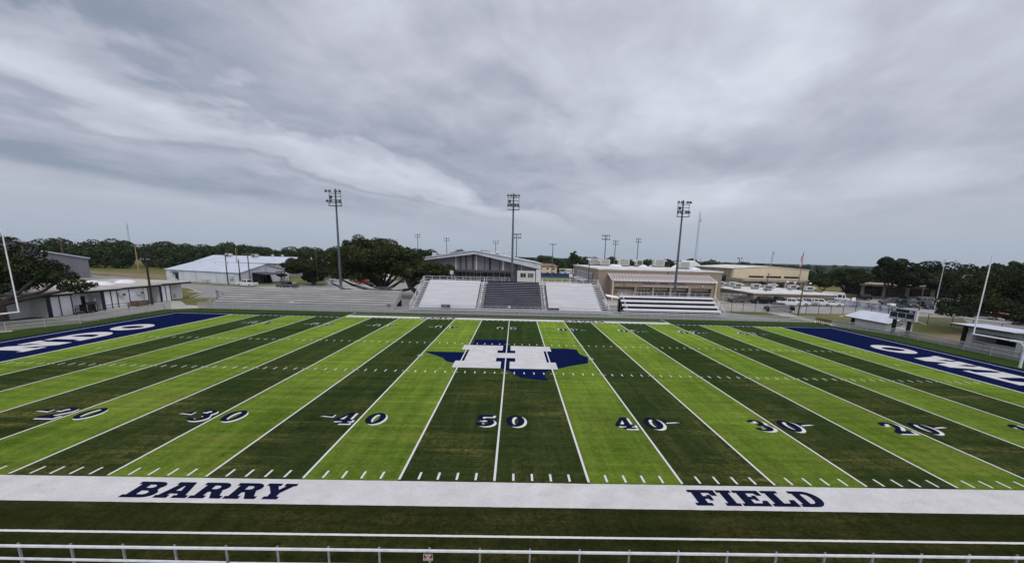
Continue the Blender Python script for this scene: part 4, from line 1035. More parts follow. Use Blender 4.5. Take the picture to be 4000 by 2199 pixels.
# ------------------------------------------------------------------ big cream gym on the right
t = thing('field_gym', 'large cream gym with a low white gable roof, right of the tan school', 'gym', (95,130,0))
b = MB(); b.prism([(81,130,0),(109,130,0),(109,130,8.25),(94.5,130,9.1),(81,130,8.1)],(0,32,0)); obj('wall', b, M['cream_wall'], t)
wallbox('side_wall',80.3,80.99,130.1,160,0,8.0,M['stone'],t)
b = MB(); b.prism([(80.0,129.8,8.13),(94.5,129.8,9.13),(94.5,129.8,9.35),(80.0,129.8,8.32)],(0,33,0)); b.prism([(94.5,129.8,9.13),(109.3,129.8,8.27),(109.3,129.8,8.45),(94.5,129.8,9.35)],(0,33,0)); obj('roof', b, M['roof_white'], t)
for x0, x1 in ((86.9,92.4),(93.3,98.9),(100,105.5)):
    b = MB(); b.box(x0,x1,129.9,129.97,5.15,5.75); obj('window', b, M['glass'], t)
for y0, y1 in ((133.5,136.5),(140.5,142)):
    b = MB(); b.box(80.2,80.28,y0,y1,3.4,5.6); obj('window', b, M['glass'], t)
b = MB(); b.lathe((82.5,132,8.3),[(.18,0),(.18,.35),(.28,.4),(0,.55)],8); obj('vent_pipe', b, M['hvac'], t)
# entrance wing
t = thing('entrance_wing', 'tan stone entrance wing with four dark bays below the cream gym', 'building', (91,120,0))
b = MB(); b.box(79.3,102.9,120.6,129.7,0,4.5); obj('wall', b, M['stone'], t)
b = MB(); b.box(79.2,99.8,119.8,129.72,4.15,5.0); b.box(99.85,103.0,120.2,129.7,4.4,4.95); obj('parapet', b, M['tan_light'], t)
for x in (87.2,90.2,94.2,97.5): wallbox('pier',x-.35,x+.35,119.9,120.5,0,4.14,M['tan_light'],t)
for x0, x1 in ((84.4,86.8),(87.7,89.8),(90.7,93.7),(94.7,97.1),(97.9,99.6)):
    b = MB(); b.box(x0,x1,120.5,120.58,.1,3.6); w = obj('window', b, M['glass'], t)
    b = MB(); b.box(x0,x1,120.44,120.49,2.4,2.5); b.box((x0+x1)/2-.05,(x0+x1)/2+.05,120.43,120.492,.1,3.6); obj('window_frame', b, M['g_dark'], w)
# long low wing behind the trees
t = thing('classroom_wing', 'long low wing with dark glass between tan piers under the right-hand oaks', 'building', (118,123,0), R(-65.8))
b = MB(); b.box(-2,70,1.0,14,0,3.9); obj('wall', b, M['g_dark'], t, local=True)
b = MB(); b.box(-2.6,70.6,-.6,14.6,3.905,4.5); obj('roof', b, M['stone'], t, local=True)
for i in range(12):
    x = -1.6+i*6.0; b = MB(); b.box(x,x+.9,.35,.98,0,3.9); obj('pier', b, M['stone'], t, local=True)
    b = MB(); b.box(x+.95,x+5.95,.86,.93,.55,3.4); w = obj('window', b, M['glass'], t, local=True)
    b = MB(); b.box(x+3.3,x+3.4,.80,.855,.55,3.4); b.box(x+.95,x+5.95,.79,.853,2.5,2.58); obj('window_frame', b, M['g_dark'], w, local=True)
b = MB(); b.box(-2,70,.9,.985,0,.5); obj('base_wall', b, M['stone'], t, local=True)

# ------------------------------------------------------------------ metal shop buildings on the left
def gable_shed(name, label, A, B2, D, ze, zr, t, wallm, roofm, over=.35):
    """A = near corner, B2 = far end of the long side, D = far corner of the gable end"""
    A, B2, D = Vector((*A,0)), Vector((*B2,0)), Vector((*D,0)); F = B2+D-A
    z = Vector((0,0,ze)); zz = Vector((0,0,zr))
    m1, m2 = (A+D)/2, (B2+F)/2
    b = MB()
    b.quad(A,B2,B2+z,A+z); b.quad(D,F,F+z,D+z); b.quad(A,D,D+z,m1+zz,A+z); b.quad(B2,F,F+z,m2+zz,B2+z)
    obj('wall', b, wallm, t)
    u = (B2-A).normalized()*over; v = (D-A).normalized()*over; up = Vector((0,0,.06)); dz = Vector((0,0,-.10))
    b = MB()
    for P, Q, s in ((A,B2,-1),(D,F,1)):
        b.prism([P-u+v*s+z+dz+up, Q+u+v*s+z+dz+up, m2+u+zz+up, m1-u+zz+up], (0,0,.12))
    obj('roof', b, roofm, t)
    return A, B2, D, m1
t = thing('shop_building', 'white metal shop building with a pale gable end and small dark porch on the left', 'building', (-82,105.2,0))
A, B2, D, m1 = gable_shed('', '', (-82,105.2), (-112.5,115.6), (-80,128), 3.45, 5.75, t, M['metal_white'], M['metal_roof'])
ul = (B2-A).normalized(); ug = (D-A).normalized(); nl = Vector((ul.y,-ul.x,0)); nl = nl if nl.y < 0 else -nl; ng = Vector((ug.y,-ug.x,0)); ng = ng if ng.x > 0 else -ng
def on_long(a, c, z0, z1, p=.05): 
    b = MB(); P = A+ul*a+nl*p; Q = A+ul*c+nl*p; b.prism([P+Vector((0,0,z0)),Q+Vector((0,0,z0)),Q+Vector((0,0,z1)),P+Vector((0,0,z1))], -nl*(p-.004)); return b
def on_gable(a, c, z0, z1, p=.05):
    b = MB(); P = A+ug*a+ng*p; Q = A+ug*c+ng*p; b.prism([P+Vector((0,0,z0)),Q+Vector((0,0,z0)),Q+Vector((0,0,z1)),P+Vector((0,0,z1))], -ng*(p-.004)); return b
d = obj('door', on_long(26.6,28.0,.1,2.25), M['g_navy'], t); obj('canopy', on_long(26.2,28.9,2.6,2.8,.9), M['black'], t); obj('wall_vent', on_long(28.4,28.8,1.9,2.3), M['under'], t)
for a in (9.6,18.5): obj('downpipe', on_long(a,a+.16,0,3.4,.12), M['hvac'], t)
obj('air_conditioner', on_long(2.4,3.9,1.5,2.35,.5), M['hvac'], t); obj('air_conditioner', on_long(13,15,.1,1.1,.9), M['hvac'], t); obj('corner_trim', on_long(0,.2,0,3.4,.08), M['dark_steel'], t)
obj('overhead_door', on_gable(5.4,9.6,.1,3.3,.06), M['black'], t)
d = obj('overhead_door', on_gable(16.2,20.4,.1,3.0,.07), M['metal_white'], t); obj('door_surround', on_gable(20.4,20.8,.0,3.2,.12), M['g_navy'], t); obj('door_surround', on_gable(15.9,20.8,3.01,3.25,.12), M['g_navy'], t)
b = MB(); q = A+ug*5.2+ng*.5
b.prism([A+ug*5.0+ng*.1+Vector((0,0,3.2)),A+ug*11.6+ng*.1+Vector((0,0,3.2)),A+ug*12.4+ng*4.8+Vector((0,0,2.75)),A+ug*4.8+ng*4.8+Vector((0,0,2.75))],(0,0,.22)); obj('porch_roof', b, M['dark_steel'], t)
for a in (5.0,12.2):
    b = MB(); P = A+ug*a+ng*4.6; b.tube(P,P+Vector((0,0,2.75)),.10); obj('porch_post', b, M['black'], t)
b = MB(); P = A+ug*5.2; Q = A+ug*5.2+ng*3.0
b.prism([P,Q,Q+ug*.3-ng*.5+Vector((0,0,2.9)),P+Vector((0,0,3.1))], ug*.25); obj('porch_side', b, M['black'], t)
b = MB(); P2 = A+ug*10; b.prism([P2,P2+ng*3,P2+ng*2.3+Vector((0,0,2.8)),P2+Vector((0,0,3.1))], ug*.25); obj('porch_side', b, M['black'], t)
M['faint_grey'] = mat('faded_emblem', (.42,.44,.47), None, 3, .6)
b = MB(); P = m1+ng*.06+Vector((0,0,4.35))
for k in range(14):
    a0, a1 = 2*math.pi*k/14, 2*math.pi*(k+1)/14
    if 3 <= k < 11 or True: b.prism([P+ug*.55*math.cos(a0)+Vector((0,0,.55*math.sin(a0))),P+ug*.55*math.cos(a1)+Vector((0,0,.55*math.sin(a1))),P+ug*.38*math.cos(a1)+Vector((0,0,.38*math.sin(a1))),P+ug*.38*math.cos(a0)+Vector((0,0,.38*math.sin(a0)))], -ng*.03)
b.prism([P-ug*.08+Vector((0,0,-.9)),P+ug*.08+Vector((0,0,-.9)),P+ug*.08+Vector((0,0,-.5)),P-ug*.08+Vector((0,0,-.5))], -ng*.03)
obj('emblem', b, M['faint_grey'], t)
for a in (20,27): 
    P = A+ul*a+ug*9+Vector((0,0,5.2)); b = MB(); b.tube(P,P+Vector((0,0,.9)),.12); obj('vent_pipe', b, M['hvac'], t)
for a in (14.5,18.2):
    b = MB(); P = A+ug*a+ng*2.6; b.path([P,P+Vector((0,0,1.1)),P+ug*1.6+Vector((0,0,1.1)),P+ug*1.6],.07,6); obj('guard_hoop', b, M['g_navy'], t)
t = thing('shop_building', 'second white-roofed metal building behind, with big pale lettering on its grey wall', 'building', (-110,150,0))
b = MB(); b.box(-129,-86,150,172,0,5.0); obj('wall', b, M['grey_siding'], t)
b = MB(); b.prism([(-129.6,149.4,5.0),(-85.4,149.4,5.0),(-85.4,160.5,7.5),(-129.6,160.5,7.5)],(0,0,.16)); b.prism([(-129.6,160.6,7.5),(-85.4,160.6,7.5),(-85.4,172.6,5.0),(-129.6,172.6,5.0)],(0,0,.16)); obj('roof', b, M['metal_roof'], t)
b = MB()
for x in (-129,-86): b.prism([(x,150,5.0),(x,172,5.0),(x,160.5,7.45)],(.2 if x < -100 else -.2,0,0))
obj('gable', b, M['grey_siding'], t)
M['letter_pale'] = mat('pale_letters', (.50,.51,.51), (.44,.45,.45), 2, .6)
obj('lettering', text_mb('TECHNOLOGY', 2.15, face_y(-102.1, 149.92, 3.75), .08, 'LEFT', bold=.02), M['letter_pale'], t)
for x in (-121.5,-110.5): hvac(x,158,6.6,1.7,1.3,1.9,1,t)
for x in (-104.2,-100): 
    b = MB(); b.lathe((x,160.5,7.5),[(.45,0),(.45,.5),(.6,.6),(.5,.9),(0,1.0)],10); obj('roof_fan', b, M['hvac'], t)
# tall grey building at the far left, behind the oak
t = thing('metal_hall', 'tall grey metal hall with white roof edge behind the oak at far left', 'building', (-142,95,0))
b = MB(); b.prism([(-140,60,0),(-140,105.4,0),(-140,105.4,10.1),(-140,90,12.6),(-140,60,8)],(-30,0,0)); obj('wall', b, M['grey_siding'], t)
b = MB(); b.prism([(-139.9,105.5,0),(-139.9,118.7,0),(-139.9,118.7,6.1),(-139.9,105.5,8.3)],(-30,0,0)); obj('lean_to', b, M['grey_siding'], t)
b = MB()
for p, q in (((59.5,8.0),(90,12.65)),((90,12.65),(105.9,10.1)),((105.2,8.35),(119.1,6.05))): b.prism([(-139.5,p[0],p[1]),(-139.5,q[0],q[1]),(-139.5,q[0],q[1]+.38),(-139.5,p[0],p[1]+.38)],(-31,0,0))
obj('roof', b, M['metal_roof_y'], t)

# ------------------------------------------------------------------ white field house on the left
M['white_block'] = mat('white_painted_block', (.78,.79,.81), (.68,.69,.71), .9, .8, detail=8, bump=.15)
M['roof_beige'] = mat('beige_roof', (.47,.43,.38), (.36,.33,.29), .35, .85, detail=8)
M['trim_navy'] = mat('navy_trim', (.014,.018,.05), None, 2, .5)
t = thing('field_house', 'low white block field house with navy trim strips behind the left end zone', 'building', (-75,50,0))
segs = [(29,36.4,-68.0),(36.4,41.9,-70.2),(41.9,45.2,-67.5),(45.2,48.0,-69.2),(48.0,50.5,-70.6),(50.5,59.0,-68.2),(59.0,61.7,-70.4),(61.7,64.1,-68.3),(64.1,68.8,-69.9)]
b = MB()
for y0, y1, x in segs: b.box(x-14,x,y0+.001,y1-.001,0,3.18)
obj('wall', b, M['white_block'], t)
b = MB()
for y0, y1, x, z in ((28,36.4,-67.6,3.2),(36.41,45.3,-67.25,3.2),(45.31,53.5,-67.75,3.25),(53.51,61.6,-67.85,3.32),(61.61,69.2,-68.0,3.42)): b.box(-84,x,y0,y1,z,z+.30)
obj('roof', b, M['roof_beige'], t)
b = MB()
for y0, y1, x, z in ((28,36.39,-67.6,3.2),(36.42,45.29,-67.25,3.2),(45.32,53.49,-67.75,3.25),(53.52,61.59,-67.85,3.32),(61.62,69.2,-68.0,3.42)): b.box(x+.004,x+.04,y0,y1,z+.08,z+.31); b.box(x-.5,x-.02,y0+.02,y1-.02,z-.18,z-.01)
obj('fascia', b, M['trim_white'], t)
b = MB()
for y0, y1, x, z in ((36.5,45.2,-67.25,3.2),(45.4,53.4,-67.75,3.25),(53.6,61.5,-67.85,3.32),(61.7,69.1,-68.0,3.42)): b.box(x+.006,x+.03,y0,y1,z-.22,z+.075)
obj('soffit_shade_strip', b, M['black'], t)  # black strips paint the shade under the roof overhang
for y, w, x in ((36.5,.45,-67.95),(41.95,.55,-67.45),(43.4,.10,-67.45),(45.05,.12,-67.45),(50.45,.55,-68.12),(51.9,.12,-68.15),(53.0,.12,-68.15),(55.2,.10,-68.15),(58.9,.12,-68.15),(61.75,.5,-68.25),(62.9,.12,-68.25),(64.0,.15,-68.25)):
    b = MB(); b.box(x-.02,x+.03,y-w/2,y+w/2,.02,3.16); obj('trim_strip', b, M['trim_navy'], t)
for y, w, x in ((49.3,1.25,-70.57),(60.3,1.2,-70.37)):
    b = MB(); b.box(x,x+.05,y-w/2,y+w/2,.1,2.3); dd = obj('door', b, M['black'], t)
    b = MB(); b.box(x+.051,x+.07,y-.2,y+.2,1.2,2.0); obj('door_glass', b, M['glass'], dd)
for y in (53.6,57.1):
    b = MB(); b.box(-68.19,-67.7,y-.5,y+.5,2.0,2.5); a = obj('air_conditioner', b, M['hvac'], t)
    b = MB(); b.box(-67.695,-67.67,y-.05,y+.45,2.05,2.45); obj('grille', b, M['hvac_dark'], a)
b = MB(); b.box(-68.15,-67.95,58.0,58.25,.1,3.3); obj('downpipe', b, M['trim_white'], t)
for y, x in ((45.9,-69.15),(47.3,-69.15),(66.8,-69.85)):
    b = MB(); b.box(x-.02,x+.04,y-.35,y+.35,.35,1.1); obj('vent_cover', b, M['hvac'], t)
for x, y in ((-76,52.4),(-73.5,56),(-77,57.5),(-74.5,61.5)): dome(x,y,3.55,1.6,t)
wallbox('roof_box',-71.2,-70.4,68.0,68.7,3.72,4.1,M['hvac'],t)
# things in front of the field house
t = thing('planter', 'brown and grey wooden crate planter by the white field house wall', 'planter', (-67.3,56,0))
wallbox('planter_side',-67.75,-66.6,54.8,56.4,0,.95,mat('weathered_wood',(.17,.12,.09),(.09,.07,.055),3,.85,stretch=(1,1,5)),t); wallbox('planter_end',-67.7,-66.65,56.41,57.2,0,.92,M['hvac_dark'],t)
t = thing('handrail', 'navy pipe handrail along the ramp in front of the field house', 'handrail', (-66.5,50,0))
for i, (y0, y1) in enumerate(((44.2,46.4),(48.6,52.6),(52.8,54.4))):
    b = MB(); b.path([(-66.2,y0,0),(-66.2,y0,.98),(-66.2,y1,.98),(-66.2,y1,0)],.05,6); b.tube((-66.2,y0,.55),(-66.2,y1,.55),.04,None,6); obj('rail', b, M['g_navy'], t)
t = thing('equipment_cart', 'dark equipment cart by the first door of the field house', 'cart', (-67.2,47.0,0))
wallbox('cart_body',-67.7,-66.7,46.2,48.0,.35,1.35,M['black'],t); wallbox('cart_panel',-66.695,-66.66,46.3,47.9,1.36,1.75,M['dark_steel'],t)
for y in (46.4,47.8):
    b = MB(); b.tube((-66.9,y,.18),(-66.75,y,.18),.18,None,12); obj('wheel', b, M['tyre'], t)
    b = MB(); b.tube((-66.72,y,0.3),(-66.72,y,2.2),.05); obj('upright', b, M['hvac'], t)
# ------------------------------------------------------------------ right-hand hut, scoreboard and open stand
t = thing('storage_hut', 'low white block hut with a white metal roof beside the scoreboard', 'hut', (64,50,0))
wallbox('wall',62.3,66.9,46.9,53.3,0,1.55,M['white_block'],t)
b = MB(); b.prism([(62.3,46.95,1.55),(66.9,46.95,1.55),(64.6,46.95,2.45)],(0,6.3,0)); obj('gable', b, M['white_block'], t)
b = MB()
for s in (-1, 1): b.prism([(64.6+s*3.1,45.6,1.36),(64.6,45.6,2.50),(64.6,45.6,2.58),(64.6+s*3.1,45.6,1.44)],(0,9.0,0))
obj('roof', b, M['metal_roof_y'], t)
b = MB(); b.box(61.42,61.49,45.65,54.55,1.27,1.39); b.prism([(61.5,45.55,1.25),(64.6,45.55,2.40),(64.6,45.55,2.49),(61.5,45.55,1.36)],(0,-.05,0)); obj('fascia', b, M['black'], t)
wallbox('corner_post',62.0,62.28,53.0,53.5,0,1.5,M['black'],t); wallbox('junction_box',61.2,61.6,54.7,55.3,1.2,1.36,M['trim_white'],t)
b = MB(); b.path([(63.2,46.6,.95),(64.4,46.6,.95),(64.8,46.6,1.3),(63.6,46.6,1.3),(63.2,46.6,.95)],.05,5); obj('bracket', b, M['black'], t)
t = thing('scoreboard', 'navy scoreboard with white panels on two black posts behind the right end zone', 'scoreboard', (61.5,43.5,0))
SX = 61.35
for y in (44.75,42.35):
    b = MB(); b.box(SX+.05,SX+.40,y-.19,y+.19,0,2.6); obj('post', b, M['black'], t)
b = MB(); b.box(SX,SX+.28,41.55,45.55,2.42,4.12); pn = obj('panel', b, M['navy_panel'], t)
b = MB()
for y0, y1, z0, z1 in ((41.5,45.6,4.08,4.14),(41.5,45.6,2.40,2.45),(41.5,41.56,2.4,4.14),(45.54,45.6,2.4,4.14),(41.5,45.6,3.52,3.57),(44.22,44.27,2.4,3.52),(42.86,42.91,2.4,3.52)): b.box(SX-.03,SX-.002,y0,y1,z0,z1)
obj('panel_border', b, M['sign_white'], pn)
wallbox('panel_end',SX-.02,SX+.34,41.28,41.49,2.4,4.14,M['hvac'],t)
for y, z, w, h in ((44.95,3.1,.9,.62),(43.55,3.12,1.0,.62),(42.15,3.1,.9,.62),(43.55,3.82,1.5,.38)): wallbox('digit_display',SX-.028,SX-.003,y-w/2,y+w/2,z-h/2,z+h/2,M['under'],t)
for s, y, z in (('HOME',44.95,2.60),('PERIOD',43.57,2.60),('GUEST',42.2,2.60),('MIN',44.95,3.83),('SEC',42.15,3.83)):
    obj('lettering', text_mb(s, .36, face_mx(SX-.03, y, z), .012, bold=.012), M['sign_white'], t)
t = thing('open_stand', 'grey open-sided stand with white roof behind the right goal post', 'stand', (65,30,0))
wallbox('wall',62.6,62.85,16,35.0,0,1.15,ribbed('weathered_siding',(.30,.30,.30),.28,'y',.3),t)
wallbox('wall_head',62.6,62.85,16,35.0,2.25,2.95,M['hvac'],t); wallbox('floor',62.86,66.4,16,35.0,0,.06,M['under'],t)  # floor near-black: the stand's inner shade put into its colour
for y in (34.7,29.3,24.2,19): wallbox('pier',62.5,63.0,y-.3,y+.3,0,2.24,M['hvac'],t)
wallbox('back_wall',66.41,66.6,16.0,35.0,0,2.93,M['under'],t); wallbox('end_wall',62.86,66.4,34.8,35.0,.07,2.93,M['hvac'],t)  # back wall dark too, painting the shaded inside
b = MB(); b.prism([(61.6,29.4,3.04),(66.9,29.4,2.94),(66.9,29.4,3.01),(61.6,29.4,3.11)],(0,7.3,0)); obj('roof', b, M['metal_roof_y'], t)
b = MB(); b.prism([(61.8,15,2.93),(66.9,15,2.85),(66.9,15,2.95),(61.8,15,3.03)],(0,14.3,0)); obj('rear_roof', b, M['hvac_dark'], t)
wallbox('corner_post',62.1,62.45,35.05,35.4,0,2.95,M['black'],t)
b = MB(); b.box(61.53,61.59,29.4,36.7,2.88,3.04); obj('fascia', b, M['black'], t)
for y, z in ((33.2,.95),(32.4,.6),(29.3,.75)):
    b = MB(); b.tube((62.2,y-.7,z),(62.2,y+.9,z+.05),.035,None,6); b.tube((62.2,y-.5,0),(62.2,y-.5,z),.04,None,6); obj('handrail', b, M['dark_steel'], t)
t = thing('trestle_table', 'low black trestle table on the path at the open right corner', 'table', (56.6,53,0))
wallbox('table_top',56.1,57.0,51.6,54.2,.80,.90,M['black'],t)
for y in (51.8,53.6):
    b = MB(); b.box(56.15,56.21,y,y+.06,0,.80); b.box(56.15,56.21,y+.44,y+.5,0,.80); b.box(56.85,56.91,y,y+.06,0,.80); b.box(56.85,56.91,y+.44,y+.5,0,.80); b.box(56.22,56.84,y,y+.05,.08,.14); b.box(56.22,56.84,y+.45,y+.5,.08,.14); obj('leg', b, M['black'], t)
# far houses beyond the ball field
t = thing('beige_house', 'small two-storey beige building with brown roof beyond the ball field', 'house', (18.5,212,0))
wallbox('wall',13.5,24.5,212,222,0,5.3,M['cream_wall'],t)
b = MB(); b.prism([(12.8,211.4,5.3),(25.2,211.4,5.3),(22.5,217,6.6),(15.5,217,6.6)],(0,0,.2)); b.prism([(12.8,222.6,5.3),(25.2,222.6,5.3),(22.5,217,6.6),(15.5,217,6.6)],(0,0,.2)); obj('roof', b, mat('brown_roof',(.24,.13,.09),None,1,.9),t)
for x in (15.5,19.2,22.6):
    for z in (1.6,4.0): b = MB(); b.box(x-.5,x+.5,211.9,211.98,z-.4,z+.4); obj('window', b, M['glass'], t)
t = thing('dugout_building', 'long low pale building with green roof edge at the ball field', 'building', (34,205,0))
wallbox('wall',26,46,205,212,0,3.6,M['trim_white'],t); wallbox('roof',25.6,46.4,204.6,212.4,3.61,4.2,M['roof_white'],t); wallbox('roof_edge',25.6,28,204.5,204.59,3.2,4.2,mat('green_trim',(.05,.10,.05),None,2,.7),t)
for x in (28.5,31.5,34.5,37.5): b = MB(); b.box(x-.6,x+.6,204.92,204.99,1.2,2.2); obj('window', b, M['glass'], t)
t = thing('outfield_fence', 'blue padded outfield fence beyond the ball field grass', 'fence', (40,200,0))
wallbox('padding',6,80,200,200.25,0,2.0,mat('blue_pad',(.022,.035,.15),(.016,.026,.11),.6,.6),t)
# white canopy beyond the school
t = thing('canopy_tent', 'white peaked canopy beyond the tan school roof', 'tent', (84,170,0))
b = MB(); b.prism([(78,170,6.6),(90,170,6.6),(84,170,10.6)],(0,14,0)); obj('canopy', b, M['sign_white'], t)
for q in ((78.4,170.4),(89.6,170.4),(78.4,183.6),(89.6,183.6)):
    b = MB(); b.tube((*q,0),(*q,6.6),.15); obj('leg', b, M['galv'], t)
# ------------------------------------------------------------------ utility poles, lamps, flags
M['wood_dark'] = mat('dark_creosote_wood', (.030,.026,.024), (.018,.016,.015), 2, .9, stretch=(4,4,.4))
M['wood_brown'] = mat('brown_pole_wood', (.13,.085,.055), (.08,.055,.038), 2, .9, stretch=(4,4,.4))
M['wood_tan'] = mat('new_tan_pole_wood', (.36,.25,.13), (.27,.185,.095), 2, .9, stretch=(4,4,.4))
def upole(x, y, h, m, label, arms=(), r=.15, lean=0, trans=False):
    t = thing('utility_pole', label, 'utility pole', (x,y,0))
    b = MB(); b.tube((x,y,0),(x+lean,y,h),r,r*.72,10); obj('pole', b, m, t)
    for dz, w, ang in arms:
        ca, sa = math.cos(ang)*w, math.sin(ang)*w; b = MB(); b.bar((x+lean-ca,y-sa-.12,h-dz),(x+lean+ca,y+sa-.12,h-dz),.10,.12); obj('crossarm', b, m, t)
        b = MB()
        for q in (-.9,-.4,.4,.9): b.lathe((x+lean+ca*q,y+sa*q-.12,h-dz+.06),[(.05,0),(.07,.08),(.04,.2),(0,.22)],6)
        obj('insulator', b, M['hvac'], t)
    if trans:
        b = MB(); b.tube((x+lean+.35,y-.1,h-2.6),(x+lean+.35,y-.1,h-1.7),.24,None,10); obj('transformer', b, M['hvac'], t)
    return t
upole(-66.3,57.4,11.1,M['wood_dark'],'near-black utility pole in front of the white field house',((.25,1.25,.25),(2.9,.7,.25)),.19,0)
upole(-139.0,135.0,10.9,M['wood_tan'],'new tan utility pole on the dirt shoulder before the left woods',((.2,1.1,.1),),.2,0)
upole(-84.5,103.6,8.6,M['wood_dark'],'black pole at the white shop wall, left of the two black poles',(),.17,0,True)
upole(-80.4,103.0,7.5,M['wood_dark'],'black pole at the near corner of the white shop building',(),.17)
upole(-78.6,104.6,9.9,M['wood_brown'],'brown utility pole with a crossarm in front of the shop gable',((.9,1.5,.1),),.18)
upole(-112.0,149.0,10.9,M['wood_tan'],'tan utility pole standing between the two white-roofed shop buildings',(),.17)
upole(-58.2,104.0,10.0,M['wood_brown'],'slim brown pole standing before the small oak near the shops',(),.12)
upole(-171,140,13.2,M['wood_brown'],'brown utility pole above the grey hall roof edge at far left',((.3,.7,.3),),.2)
upole(60.3,64.8,6.9,M['wood_brown'],'brown utility pole by the open gate in front of the white cars',((.25,.5,1.2),),.16,.2)
upole(70.6,92.9,7.8,M['wood_brown'],'grey-brown utility pole behind the black pickups at the low flat block',((.3,.6,.4),),.14,0)
upole(101.0,79.5,6.1,M['wood_brown'],'short wooden pole behind the scoreboard in the right car park',((.2,.5,.4),),.15)
def wire(pts, label, r=.02):
    b = MB(); n = 12
    for a, c in zip(pts[:-1], pts[1:]):
        a = Vector(a); c = Vector(c); sag = (c-a).length*.02
        P = [a+(c-a)*(i/n)-Vector((0,0,4*sag*(i/n)*(1-i/n))) for i in range(n+1)]; b.path(P, r, 4)
    single('power_line', b, M['black'], (pts[0][0],pts[0][1],pts[0][2]), label, 'cable')
wire([(-66.5,57.3,10.9),(-139.3,134.9,10.7)],'dark overhead cable from the near-black pole to the new tan pole')
wire([(-66.5,57.3,8.3),(-84.5,103.5,8.4)],'dark overhead cable from the near-black pole to the shop poles')
wire([(-78.6,104.5,9.1),(-58.2,104,9.6)],'dark overhead cable between the brown poles by the shops')
def globe_lamp(x, y, h, label, g=None):
    t = thing('street_lamp', label, 'street lamp', (x,y,0), 0, g)
    b = MB(); b.tube((x,y,0),(x,y,h-.3),.08,.06,8); obj('pole', b, M['pole_steel'], t)
    b = MB(); b.lathe((x,y,h-.32),[(.1,0),(.3,.12),(.36,.32),(.26,.52),(0,.6)],12); obj('lamp_globe', b, M['sign_white'], t)
globe_lamp(88.0,110,4.75,'white globe lamp at the entrance wing, leftmost of the globes')
globe_lamp(90.4,110,4.55,'white globe lamp left of the flagpole, second of the globes')
globe_lamp(95.4,110,4.45,'white globe lamp right of the flagpole under the oak edge')
def box_lamp(x, y, h, label, m, dx=.8, r=.10):
    t = thing('street_lamp', label, 'street lamp', (x,y,0))
    b = MB(); b.tube((x,y,0),(x,y,h),r,r*.8,8); obj('pole', b, m, t)
    b = MB(); b.bar((x,y,h-.05),(x+dx,y,h+.08),.08,.08); b.box(min(x+dx*.6,x+dx*1.25),max(x+dx*.6,x+dx*1.25),y-.18,y+.18,h+.02,h+.16); obj('lamp_head', b, m, t)
box_lamp(14.9,82,10.3,'tall thin black lamp pole left of the tan school',M['black'],-.3,.10)
box_lamp(18.6,80,9.7,'thin black lamp pole in front of the striped awning',M['black'],.5,.09)
box_lamp(15.3,100,9.4,'thin grey lamp pole farthest left beside the ball field',M['pole_steel'],-1.1,.08)
box_lamp(99.6,70,9.0,'pale street lamp pole with two arms among the right-hand oaks',M['alum'],1.3,.16)
t = thing('antenna_mast', 'tall thin grey antenna mast in the right car park', 'antenna mast', (105.4,80,0))
b = MB(); b.tube((105.4,80,0),(105.4,80,12.1),.11,.06,8); obj('pole', b, M['galv'], t)
b = MB(); b.tube((105.4,80,12.1),(105.4,80,12.5),.10,None,6); b.bar((105.0,80,11.9),(105.9,80,11.9),.06,.06); obj('antenna', b, M['galv'], t)
# flagpole
t = thing('flagpole', 'grey flagpole with two flags in front of the entrance wing', 'flagpole', (93.6,113,0))
b = MB(); b.tube((93.6,113,0),(93.9,113,14.3),.13,.06,8); b.lathe((93.9,113,14.3),[(.05,0),(.12,.08),(.12,.16),(0,.25)],8); obj('pole', b, M['pole_steel'], t)
M['flag_red'] = mat('flag_red', (.42,.03,.04), None, 3, .8); M['flag_white'] = mat('flag_white', (.66,.66,.66), None, 3, .8); M['flag_blue'] = mat('flag_blue', (.02,.035,.16), None, 3, .8)
def hang(z0, z1, a, c):     # limp cloth hanging beside the pole
    b = MB(); n = 5
    for i in range(n):
        f0, f1 = a+(c-a)*i/n, a+(c-a)*(i+1)/n; w = lambda f: .12*math.sin(f*9)
        b.quad((93.85-f0*.75,112.85+w(f0),z1-f0*1.3),(93.85-f1*.75,112.85+w(f1),z1-f1*1.3),(93.85-f1*.75,112.85+w(f1),z0-f1*1.3),(93.85-f0*.75,112.85+w(f0),z0-f0*1.3))
    return b
fl = thing('flag', 'limp red, white and blue striped flag at the top of the flagpole', 'flag', (93.85,112.85,11.5))
for k in range(7): z = 13.9-k*.24; obj('stripe', hang(z-.24,z,0 if k > 3 else .35,1.0), M['flag_red'] if k % 2 == 0 else M['flag_white'], fl, fix=False)
obj('canton', hang(12.94,13.9,0,.35), M['flag_blue'], fl, fix=False)
fl = thing('flag', 'limp blue, white and red state flag lower on the flagpole', 'flag', (93.8,112.85,9.0))
obj('blue_band', hang(10.0,11.3,0,.35), M['flag_blue'], fl, fix=False); obj('white_band', hang(10.65,11.3,.35,.9), M['flag_white'], fl, fix=False); obj('red_band', hang(10.0,10.65,.35,.9), M['flag_red'], fl, fix=False)

